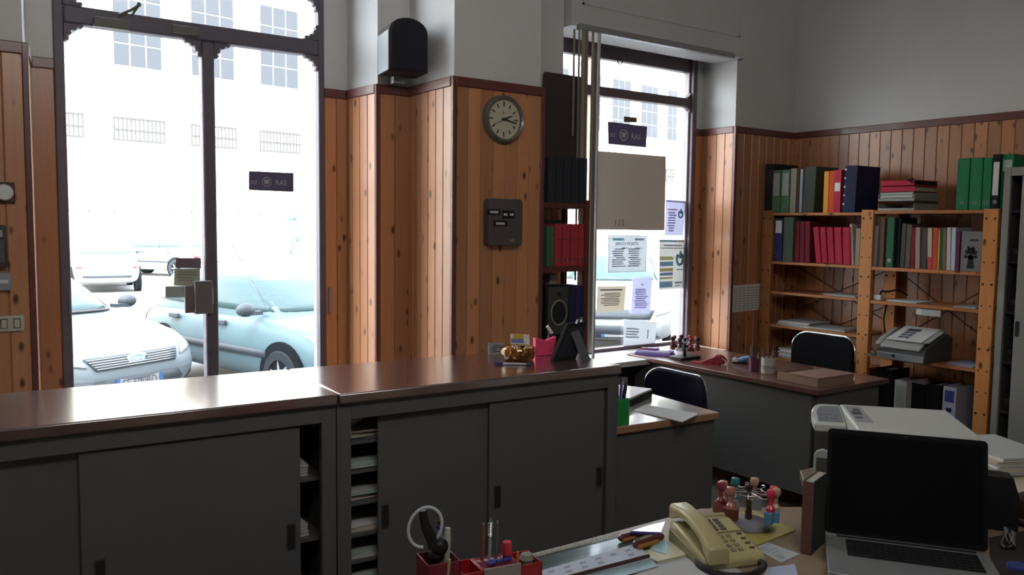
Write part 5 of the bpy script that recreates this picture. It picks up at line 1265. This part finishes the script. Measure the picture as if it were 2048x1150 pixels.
# cream folder with rounded corner under the glasses case
fl_, P = quadthing('cream_pad', 'cream pad with a blue patch half under the telephone', 'pad', [(1288, 1112), (1316, 1122), (1385, 1106), (1340, 1052)], ZD+.008, .007, mat('pad_cream', (.52, .49, .33), .5))
o0 = P[0]-V((0, 0, .007))
slab([f(1302, 1100, ZD+.0092), f(1333, 1108, ZD+.0092), f(1340, 1082, ZD+.0092), f(1315, 1080, ZD+.0092)], .001, o0).build('blue_patch', mat('patch_aqua', (.30, .48, .52), .5), fl_)
cw, P = quadthing('cream_pad', 'cream sheet under the two dark red cases at the end of the planner', 'papers', [(1228, 1092), (1290, 1112), (1340, 1070), (1310, 1045)], ZD+.0035, .003, mat('pad_cream'))
for lb, a_, b_, r_, m_ in (('dark red and amber tube at the end of the planner, farther from the camera', (1238, 1077), (1300, 1060), .011, mat('case_dark_red', (.10, .015, .02), .3, coat=.5)), ('silver topped dark red tube nearer the telephone', (1268, 1090), (1325, 1072), .013, mat('case_dark_red'))):
    a, b = f(a_[0], a_[1], ZD+.017), f(b_[0], b_[1], ZD+.017)
    o = thing('glasses_case', lb, 'case', a); dlt = b-a
    MB().tube([dlt*0, dlt*.06, dlt*.9, dlt], [r_*.5, r_, r_, r_*.6], 12).build('tube', m_, o)
    nrm_ = V((-dlt.y, dlt.x, 0)).normalized()
    MB().tube([dlt*.04-nrm_*r_*.9-V((0, 0, .004)), dlt*.7-nrm_*r_*.9-V((0, 0, .004))], r_*.55, 8).build('amber_edge', mat('amber_plastic', (.38, .17, .04), .3, coat=.4), o)
    if 'silver' in lb: MB().tube([dlt*.05+V((0, 0, r_*.85)), dlt*.6+V((0, 0, r_*.85))], r_*.4, 8).build('silver_strip', CHROME, o)
cd_, P = quadthing('white_card', 'glossy white card with a violet edge behind the telephone', 'card', [(1262, 1062), (1322, 1064), (1330, 1043), (1300, 1050)], ZD+.034, .001, mat('card_glossy_white', (.74, .74, .80), .2, coat=.6))
MB().tube([P[0]-cd_.location+V((0, 0, -.004)), P[1]-cd_.location+V((0, 0, -.006))], .005, 6).build('violet_edge', mat('violet_plastic', (.06, .04, .2), .4), cd_)
# red organiser
a, b = f(880, 1172), f(1055, 1140)
og = thing('desk_organiser', 'red plastic desk organiser with compartments at the bottom edge of the photo', 'organiser', b, math.atan2((b-a).y, (b-a).x))
RDO = mat('organiser_red', (.34, .012, .02), .3, coat=.4); RDK = mat('organiser_dark_red', (.16, .012, .03), .35)
def tray_box(x0, x1, y0, y1, h, nm, m_, wl=.004):
    MB().box((x0, y0, 0), (x1, y1, .004)).box((x0, y0, 0), (x0+wl, y1, h)).box((x1-wl, y0, 0), (x1, y1, h)).box((x0, y0, 0), (x1, y0+wl, h)).box((x0, y1-wl, 0), (x1, y1, h)).build(nm, m_, og, .001)
tray_box(-.060, 0, -.085, 0, .055, 'compartment', RDO); tray_box(-.215, -.160, -.085, .0, .058, 'compartment', RDO); tray_box(-.300, -.216, -.075, .01, .090, 'pot', RDK)
cover = MB().box((-.159, -.088, 0), (-.061, -.083, .062)).build('front_label', mat('organiser_label', (.30, .26, .24), .6, noise=.2, nscale=90), og)
MB().box((-.159, -.083, 0), (-.061, 0, .058)).build('middle_block', RDK, og, .002)
mb = MB()
for i in range(6): mb.lathe([(.0001, .0605), (.0075, .0605), (.0075, .058)], (-.148+i*.016, -.03, 0), 12)
mb.build('pen_hole', mat('pink_pale', (.45, .22, .26), .5), og)
def ow(x, y, z): return og.matrix_world @ V((x, y, z))
bpy.context.view_layer.update()
def stick(name, label, cat, base, tip, rads, m_, group=None):
    p, q = ow(*base), ow(*tip); o = thing(name, label, cat, p, 0, group); dlt = q-p; n = len(rads)
    MB().tube([dlt*(i/(n-1)) for i in range(n)], rads, 10).build('barrel', m_, o); return o, dlt
clear = mat('clear_plastic', (.30, .31, .33), .15, coat=.5)
for i, (x, h, lb, m_) in enumerate(((-.142, .150, 'leftmost', mat('refill_red_brown', (.22, .06, .045), .4)), (-.122, .160, 'middle', clear), (-.104, .150, 'rightmost', mat('pen_dark_clear', (.10, .10, .11), .2, coat=.5)))):
    o, dlt = stick('ballpoint_pen', 'clear ballpoint pen upright in the red organiser, %s of the three' % lb, 'pen', (x, -.03, .058), (x+.004, -.028, h), [.0045, .0048, .0048, .0045, .003], m_, 'clear pens in the red organiser')
    MB().cyl(dlt*.98, dlt*1.06, .003, 8).build('clicker', STEEL, o)
    if i == 1:
        sp_ = MB()
        for k in range(9): sp_.tube([dlt*(.62+.038*k)+V((.006*cos(t), .006*sin(t), 0)) for t in [2*pi*j/10 for j in range(10)]], .0014, 5, True)
        sp_.build('spring', CHROME, o)
o = thing('glue_stick', 'red capped glue stick in the red organiser', 'glue stick', ow(-.078, -.04, .058))
MB().lathe([(.0001, 0), (.011, 0), (.011, .012)], (0, 0, 0), 20).build('tube', mat('glue_violet', (.08, .03, .12), .4), o); MB().lathe([(.012, .012), (.0125, .042), (.011, .045), (.0001, .046)], (0, 0, 0), 20).build('cap', mat('cap_red', (.50, .025, .045), .35, coat=.3), o)
o = thing('pencil_sharpener', 'grey green pebble like eraser in the right red compartment', 'eraser', ow(-.018, -.03, .042))
MB().lathe([(.0001, -.012), (.016, -.008), (.020, .004), (.014, .016), (.0001, .02)], (0, 0, 0), 14).build('eraser', mat('eraser_grey', (.22, .24, .20), .8), o)
stick('pencil', 'short orange pencil in the right red compartment', 'pencil', (-.052, -.05, .01), (-.050, -.045, .075), [.004, .004, .003], mat('pencil_orange', (.55, .16, .05), .5))
o = thing('paper_clips', 'loose blue clips on the red organiser block', 'clip', ow(-.125, -.062, .0615))
mb = MB(); rnd = random.Random(8)
for k in range(5):
    x, y = rnd.uniform(-.02, .03), rnd.uniform(-.008, .008); mb.box((x, y, 0), (x+.022, y+.007, .005))
mb.build('clips', mat('clip_blue', (.06, .08, .35), .3), o, kind='stuff')
# scissors with a clear loop, and pens in the pot
o = thing('scissors', 'black handled cutter with a clear plastic loop standing in the dark red pot', 'scissors', ow(-.262, -.03, .085))
ang = math.atan2(RT.y, RT.x)
o.rotation_euler = (0, 0, ang)
loop = [(-.028+.040*cos(t)+.008*sin(t), 0, .078+.050*sin(t)) for t in [R(-60)+R(336)*i/30 for i in range(31)]]
MB().tube(loop, .004, 8).build('loop', mat('loop_clear', (.50, .55, .60), .12, coat=.6), o)
MB().tube([(-.035, .004, .118), (-.028, .004, .08), (-.008, .004, .04), (.0, .004, .0)], [.010, .012, .016, .014], 10).build('blade_cover', BLACK, o)
mb = MB(); mb.sph((.008, -.01, .035), .022, 12); mb.sph((.0, -.008, .012), .020, 12); mb.build('handle', BLACK, o)
o, dl = stick('marker_pen', 'thick white capped marker in the dark red pot', 'pen', (-.236, -.02, .03), (-.226, -.01, .150), [.009, .009, .0095, .0095, .007], mat('marker_white', (.46, .46, .42), .4))
o, dl = stick('marker_pen', 'grey marker with a violet collar in the dark red pot', 'pen', (-.246, -.012, .03), (-.244, .0, .148), [.008, .008, .008], clear)
MB().cyl(dl*.98, dl*1.07, .0085, 10).build('violet_collar', mat('violet_plastic'), o); MB().cyl(dl*1.07, dl*1.15, .004, 8).build('tip', BLACK, o)
stick('pencil', 'pale wooden pencil leaning at the front of the dark red pot', 'pencil', (-.250, -.066, .02), (-.247, -.080, .10), [.004, .004, .004], mat('pencil_wood', (.42, .36, .22), .5))
stick('marker_pen', 'black marker behind the white one in the dark red pot', 'pen', (-.240, .0, .03), (-.236, .0, .125), [.008, .008, .006], BLACK)

# telephone
hA, hB_ = f(1352, 1044, .785), f(1436, 1118, .77)
fd_ = (hB_-hA); fd_.z = 0; fd_.normalize()
rzp = math.atan2(fd_.y, fd_.x)+pi/2               # local -y towards the user
ctr = f(1432, 1096, .765)
ph = thing('telephone', 'beige push button desk telephone with its handset on the left', 'telephone', (ctr.x, ctr.y, ZD), rzp)
BG_ = mat('phone_beige', (.45, .39, .19), .4, coat=.15); BGD = mat('phone_beige_dark', (.22, .19, .10), .5)
wP, lP = .178, .212
MB().prism([(-lP/2, 0), (lP/2, 0), (lP/2, .062), (lP/2-.03, .066), (-lP/2+.01, .030), (-lP/2, .022)], -wP/2, wP/2, 0).build('body', BG_, ph, .006)
MB().prism([(-lP/2+.01, 0), (lP/2-.005, 0), (lP/2-.005, .045), (-lP/2+.01, .02)], -wP/2-.004, -wP/2+.02, 0).build('side_skirt', BGD, ph, .003)
def top(y): return .030+(y+lP/2-.01)/(lP-.04)*.036
hs = MB()
n = 14; pr = []
yy0, yy1 = -lP/2-.012, lP/2+.006
secs = []
for i in range(n+1):
    t = i/n; y = yy0+(yy1-yy0)*t; arch = .020*math.sin(pi*t); tt = abs(2*t-1)
    th = .024+.020*max(0, (tt-.55)/.45)**.6 if tt > .55 else .024
    zb = top(y)+.036+arch-th+(.002); secs.append((y, zb, zb+th, .026+.004*(tt > .6)))
vs = []; fs = []
for (y, a_, b_, hw) in secs:
    vs += [(-hw, y, a_), (hw, y, a_), (hw, y, b_-.006), (hw-.007, y, b_), (-hw+.007, y, b_), (-hw, y, b_-.006)]
for i in range(n): fs += [(i*6+j, i*6+(j+1) % 6, (i+1)*6+(j+1) % 6, (i+1)*6+j) for j in range(6)]
fs += [(5, 4, 3, 2, 1, 0), tuple(range(n*6, n*6+6))]
hs.add(vs, fs).build('handset', BG_, ph, .004, 45, loc=(-wP/2+.030, 0, 0))
def key(x, y, w, l, m_, mb): 
    z_ = top(y); sl_ = .036/(lP-.04)
    mb.add([(x-w/2, y-l/2, z_-sl_*l/2-.001), (x+w/2, y-l/2, z_-sl_*l/2-.001), (x+w/2, y+l/2, z_+sl_*l/2-.001), (x-w/2, y+l/2, z_+sl_*l/2-.001)]+[(x-w/2+.001, y-l/2+.001, z_-sl_*l/2+.004), (x+w/2-.001, y-l/2+.001, z_-sl_*l/2+.004), (x+w/2-.001, y+l/2-.001, z_+sl_*l/2+.004), (x-w/2+.001, y+l/2-.001, z_+sl_*l/2+.004)],
           [(4, 5, 6, 7), (0, 1, 5, 4), (1, 2, 6, 5), (2, 3, 7, 6), (3, 0, 4, 7)])
KD = mat('phone_key_brown', (.13, .10, .075), .5); KL = mat('phone_key_tan', (.27, .23, .13), .5)
for j in range(4):
    for i in range(3):
        mb = MB(); key(-.012+i*.024, .070-j*.015, .017, .009, KD, mb); mb.build('memory_key', KD, ph, label='dark memory key' if i+j == 0 else None)
for j in range(4):
    for i in range(3):
        mb = MB(); key(-.012+i*.022, -.010-j*.021, .014, .012, KL, mb); mb.build('number_key', KL, ph)
for j in range(4):
    mb = MB(); key(.068, -.004-j*.022, .016, .006, KD, mb); mb.build('side_key', KD, ph)
mb = MB(); key(.03, .008, .11, .002, KD, mb); mb.build('groove', BGD, ph)
mb = MB(); key(.03, .094, .10, .012, KD, mb); mb.build('name_strip', mat('phone_strip', (.36, .31, .17), .4), ph)
# coiled cord
cp = [f(1392, 1112, ZD+.010), f(1400, 1130, ZD+.010), f(1432, 1146, ZD+.010), f(1470, 1152, ZD+.010), f(1506, 1148, ZD+.010), f(1528, 1130, ZD+.010), f(1512, 1121, ZD+.010)]
cc = bez(cp, 330); o = thing('handset_cord', 'dark coiled telephone cord looping in front of the telephone', 'cord', cp[0]); pts = []
for i, p in enumerate(cc):
    t = (cc[min(i+1, len(cc)-1)]-cc[max(i-1, 0)]).normalized(); u = V((0, 0, 1)); v_ = t.cross(u).normalized()
    for h_ in (0, 1):
        a = (i+h_/2)*1.35; pts.append(p+.0072*(u*cos(a)+v_*sin(a))-cp[0])
MB().tube(pts, .0019, 5).build('coil', mat('cord_dark', (.035, .03, .03), .5), o)

# stamp carousel and yellow folder
yf, P = quadthing('yellow_folder', 'yellow card folder under the big stamp carousel', 'folder', [(1436, 1030), (1513, 1090), (1590, 1060), (1500, 1018)], ZD+.004, .004, mat('folder_yellow', (.42, .36, .10), .55))
pc_ = f(1496, 1052, ZD+.0042)
S1, S2, S3, S4 = mat('stamp_salmon', (.46, .17, .12), .35, coat=.4), mat('stamp_teal', (.03, .20, .22), .35, coat=.4), mat('stamp_beige', (.46, .30, .20), .35, coat=.4), mat('stamp_pink_red', (.58, .03, .07), .3, coat=.5)
gr_ = carousel('stamp carousel with coloured stamps on a round grey base by the telephone', pc_, 1.12, mat('carousel_base', (.28, .28, .32), .3, .2, coat=.3), mat('carousel_post', (.06, .025, .02), .4), [], STEEL)
k = 1.12
def bear(px, y):
    p = at(px, y, Z=pc_.z+.112*k); v_ = p-pc_; return math.degrees(math.atan2(v_.y, v_.x))
def add_stamp(px, y, m_, kind, dz=0):
    a = R(bear(px, y)); v_ = at(px, y, Z=pc_.z+.112*k)-pc_; rr = min(.085, max(.05, math.hypot(v_.x, v_.y)))
    s_ = MB().lathe([(.0001, .122*k), (.010*k, .120*k), (.0125*k, .112*k), (.010*k, .102*k), (.0055*k, .097*k), (.0055*k, .080*k), (.011*k, .072*k), (.011*k, .064*k)], (0, 0, 0), 16).build('stamp', m_, gr_, loc=(rr*cos(a), rr*sin(a), dz))
    MB().box((-.010*k, -.020*k, .034*k), (.010*k, .020*k, .064*k)).build('stamp_block', [clear, mat('stamp_maroon'), mat('stamp_blue')][kind], s_, .001, rot=(0, 0, a+.4))
for px, y, m_, kd in ((1447, 968, S1, 1), (1433, 970, mat('stamp_wine', (.22, .03, .05), .35), 1), (1442, 986, S1, 1), (1475, 963, S2, 0), (1504, 966, S3, 0), (1548, 979, S4, 0), (1546, 988, S4, 2), (1556, 984, S3, 2)): add_stamp(px, y, m_, kd)
cd_, P = quadthing('business_card', 'pale printed card lying to the right of the telephone', 'card', [(1508, 1096), (1562, 1125), (1600, 1108), (1535, 1084)], ZD+.0012, .001, mat('card_pale_blue', (.42, .46, .46), .5))
o0 = P[0]-V((0, 0, .001)); mb = MB()
def bp(s, t): return P[0].lerp(P[1], s).lerp(P[3].lerp(P[2], s), t)-o0+V((0, 0, .0004))
for (a_, b_, c1, d1_) in ((.1, .1, .3, .5), (.35, .2, .42, .8), (.5, .2, .56, .7), (.65, .15, .9, .45)): mb.add([bp(a_, b_), bp(c1, b_), bp(c1, d1_), bp(a_, d1_)], [(0, 1, 2, 3)])
mb.build('print', INKG, cd_, kind='stuff')

# upright book left of the laptop
ha = V((.585, -.811, 0)); hb2 = V((.811, .585, 0))
bp0 = f(1600, 1106); rzb = math.atan2(ha.y, ha.x)
bo = thing('upright_book', 'thick dark book with a red brown spine standing upright left of the laptop', 'book', (bp0.x, bp0.y, ZD), rzb-R(19))
bh = .205
MB().box((0, 0, 0), (.030, .004, bh)).build('spine', mat('book_red_brown', (.13, .05, .04), .6), bo, .003)
MB().box((0, .004, 0), (.004, .125, bh)).box((.026, .004, 0), (.030, .125, bh)).build('cover', mat('book_dark_green', (.03, .04, .036), .6), bo, .001)
MB().box((.004, .004, .003), (.026, .121, bh-.002)).build('pages', mat('book_pages', (.36, .33, .28), .85), bo)
# white plastic arch behind the book
p = at(1641, 1030, Z=.75)
o = thing('plastic_holder', 'small pale plastic arch standing behind the upright book', 'holder', (p.x, p.y, ZD), rzb)
MB().prism([(-.026, 0), (.026, 0), (.026, .190), (.018, .203), (0, .21), (-.018, .203), (-.026, .190)], 0, .012, 1).build('arch', mat('arch_grey_white', (.34, .36, .34), .45), o, .003)
MB().prism([(-.019, .14), (.019, .14), (.019, .182), (-.019, .182)], -.002, .0, 1).build('slot', GREYD, o); MB().box((-.03, -.02, 0), (.03, .03, .01)).build('foot', mat('arch_grey_white'), o)

# laptop on a black stand
pL, pR = at(1650, 1066, Z=.79), at(1976, 1106, Z=.79)
hx = (pR-pL); wl = hx.length; rzl = math.atan2(hx.y, hx.x)
st_ = thing('laptop_stand', 'flat black stand under the laptop', 'stand', (pL.x, pL.y, ZD), rzl)
MB().box((.02, -.24, 0), (wl-.02, -.02, .018)).build('base', BLACK, st_, .006)
lp = thing('laptop', 'open laptop with a dark screen and pale keyboard deck in the foreground', 'laptop', (pL.x, pL.y, .7690), rzl)
SIL = mat('laptop_silver', (.27, .275, .275), .4, .4)
MB().prism(rrect(wl, .275, .012, 3, wl/2, -.1375), 0, .019, 2).build('base', SIL, lp, .002)
MB().box((.052, -.145, .0185), (wl-.03, -.022, .0195)).build('keyboard_well', BLACK, lp)
KM = MB().prism(rrect(.0155, .0155, .002, 1), 0, .002, 2).mesh('laptop_key', mat('key_black', (.02, .02, .022), .35))
for j in range(6):
    for i in range(18): link('key', KM, lp, 0, (.064+i*(wl-.105)/17.6, -.034-j*.0198, .0195))
MB().box((wl*.34, -.25, .0188), (wl*.62, -.165, .0195)).build('touchpad', mat('touchpad_grey', (.2, .2, .205), .35), lp)
MB().cyl((.03, -.003, .020), (wl-.03, -.003, .020), .007, 12).build('hinge', BLACK, lp)
tl = R(14)
lid = MB().prism(rrect(wl, .292, .012, 4, wl/2, .146), -.004, .004, 1).build('lid', mat('lid_black', (.007, .007, .008), .5, spec=.12), lp, .001, loc=(0, .004, .022), rot=(-tl, 0, 0))
MB().box((.012, -.0052, .016), (wl-.012, -.0042, .278)).build('screen', mat('screen_off', (.005, .005, .006), .35, spec=.08), lid)
MB().lathe([(.0001, -.0048), (.0035, -.0048), (.0035, -.0040)], (wl/2, 0, .284), 10, 1).build('camera_dot', mat('lens_grey', (.05, .05, .06), .2), lid)

# printer behind the laptop
q = [at(1733, 810, Z=1.05), at(1945, 822, Z=1.05), at(1957, 876, Z=1.05), at(1716, 858, Z=1.05)]
px_ = (q[1]-q[0]).normalized(); rzp = math.atan2(px_.y, px_.x); WPn = (q[1]-q[0]).length*1.02
pn_ = thing('printer', 'pale grey desktop printer with a rounded control panel behind the laptop', 'printer', (q[3].x, q[3].y, ZD), rzp)
DPn = .36; PRM = mat('printer_grey_white', (.50, .51, .48), .45, coat=.1); PRD = mat('printer_grey', (.26, .27, .27), .5)
MB().box((-.02, .0, 0), (WPn, DPn, .245)).build('body', PRM, pn_, .012)
MB().prism([(0, .25), (0, .288), (.012, .2995), (DPn, .2995), (DPn, .25)], 0.0, WPn, 0).build('lid', PRM, pn_, .006)
MB().box((.012, .10, .2995), (.062, DPn-.03, .3003)).build('lid_patch', PRD, pn_)
mb = MB()
for (x, y, a_, b_) in ((.018, .20, .03, .05), (.03, .26, .02, .03), (.02, .15, .02, .02)): mb.box((x, y, .3003), (x+a_, y+b_, .3008))
mb.build('lid_print', INK, pn_)
cpn = MB().prism([(-.10, 0.0)]+[(-.10+.02*(1-cos(pi/2*i/6)) if 0 else -.10+.0, 0) for i in range(0)]+[(-.10, .08)]+[(-.055-.045*cos(pi/2*i/8), .08+.085*sin(pi/2*i/8)) for i in range(9)]+[(0, .165), (0, 0)], 0, .03, 2)
o = cpn.build('control_panel', PRM, pn_, .006, loc=(0, .19, .238), rot=(R(12), 0, 0))
o2 = MB().prism([(-.085, .02)]+[(-.05-.035*cos(pi/2*i/6), .07+.07*sin(pi/2*i/6)) for i in range(7)]+[(-.008, .14), (-.008, .02)], .030, .0325, 2).build('display', mat('display_slate', (.20, .215, .24), .3), o)
for i in range(6): MB().box((-.07+.018*(i % 3), .04+.03*(i//3), .0325), (-.058+.018*(i % 3), .052+.03*(i//3), .0355)).build('button', STEEL, o2, .001)
MB().box((.05, -.004, .05), (WPn-.05, 0, .12)).build('paper_slot', PRD, pn_)

# papers, mug and cables at the right edge
flat('paper_stack', 'stack of white papers at the right edge beyond the printer', 3.20, 3.42, 1.62, 1.30, .7503, 8, [PAPER, PC[1], PC[2]], R(-28), None, 'papers', .010)
o = thing('open_folder', 'pale folder lying under the papers at the right edge', 'folder', (3.12, 1.24, ZD), R(-35)); MB().box((-.14, -.16, 0), (.14, .16, .006)).build('cover', PC[2], o)
o = thing('paper_sheet', 'bluish white sheet at the right edge behind the dark bowl', 'papers', (2.86, 1.10, ZD), R(-40)); MB().box((-.13, -.16, 0), (.13, .16, .003)).build('sheet', mat('paper_blue_tint'), o)
p = f(2042, 1050, ZD)
bw = thing('round_pot', 'dark brown round pot with a brass band at the right edge', 'pot', p+V((.035, -.02, 0)))
MB().lathe([(.0001, 0), (.05, 0), (.062, .02), (.066, .05), (.055, .082), (.03, .098), (.0001, .10)], (0, 0, 0), 28).build('pot', mat('pot_brown', (.035, .022, .018), .4), bw); MB().lathe([(.063, .016), (.0665, .018), (.0675, .026), (.065, .028)], (0, 0, 0), 28).build('band', mat('brass_band', (.28, .19, .06), .35, .6), bw)
p = f(1985, 1075)
o = thing('speaker_box', 'black box standing behind the right side of the laptop screen', 'box', (p.x+.06, p.y+.035, ZD), rzl)
MB().prism([(-.04, 0), (.075, 0), (.075, .10), (.055, .165), (-.04, .17)], 0, .06, 1).build('housing', BLACK, o, .004)
quadthing('dark_mat', 'dark brown mat under the cables at the lower right edge', 'mat', [(1978, 1075), (1985, 1185), (2130, 1185), (2110, 1050)], ZD+.004, .004, mat('mat_dark', (.03, .022, .02), .7))
rnd = random.Random(6)
for k, (lb, c_) in enumerate((('pale', mat('cable_pale', (.25, .24, .23), .5)), ('grey', mat('cable_grey', (.12, .12, .12), .5)), ('black', BLACK))):
    pts = [f(2006+rnd.uniform(-6, 30), 1062+rnd.uniform(-8, 36), ZD+.010+.004*rnd.random()) for _ in range(6)]
    o = thing('cable', '%s cable tangled at the right edge beside the laptop' % lb, 'cable', pts[0]); MB().tube(bez([p-pts[0] for p in pts], 40), .0035, 6).build('lead', c_, o)
p = f(2036, 1140)
o = thing('cap', 'dark blue round lid at the lower right corner', 'lid', p); MB().lathe([(.0001, 0), (.028, 0), (.028, .012), (.024, .015), (.0001, .016)], (0, 0, 0), 24).build('lid', mat('lid_blue', (.03, .04, .20), .35), o)
bpy.context.view_layer.update()
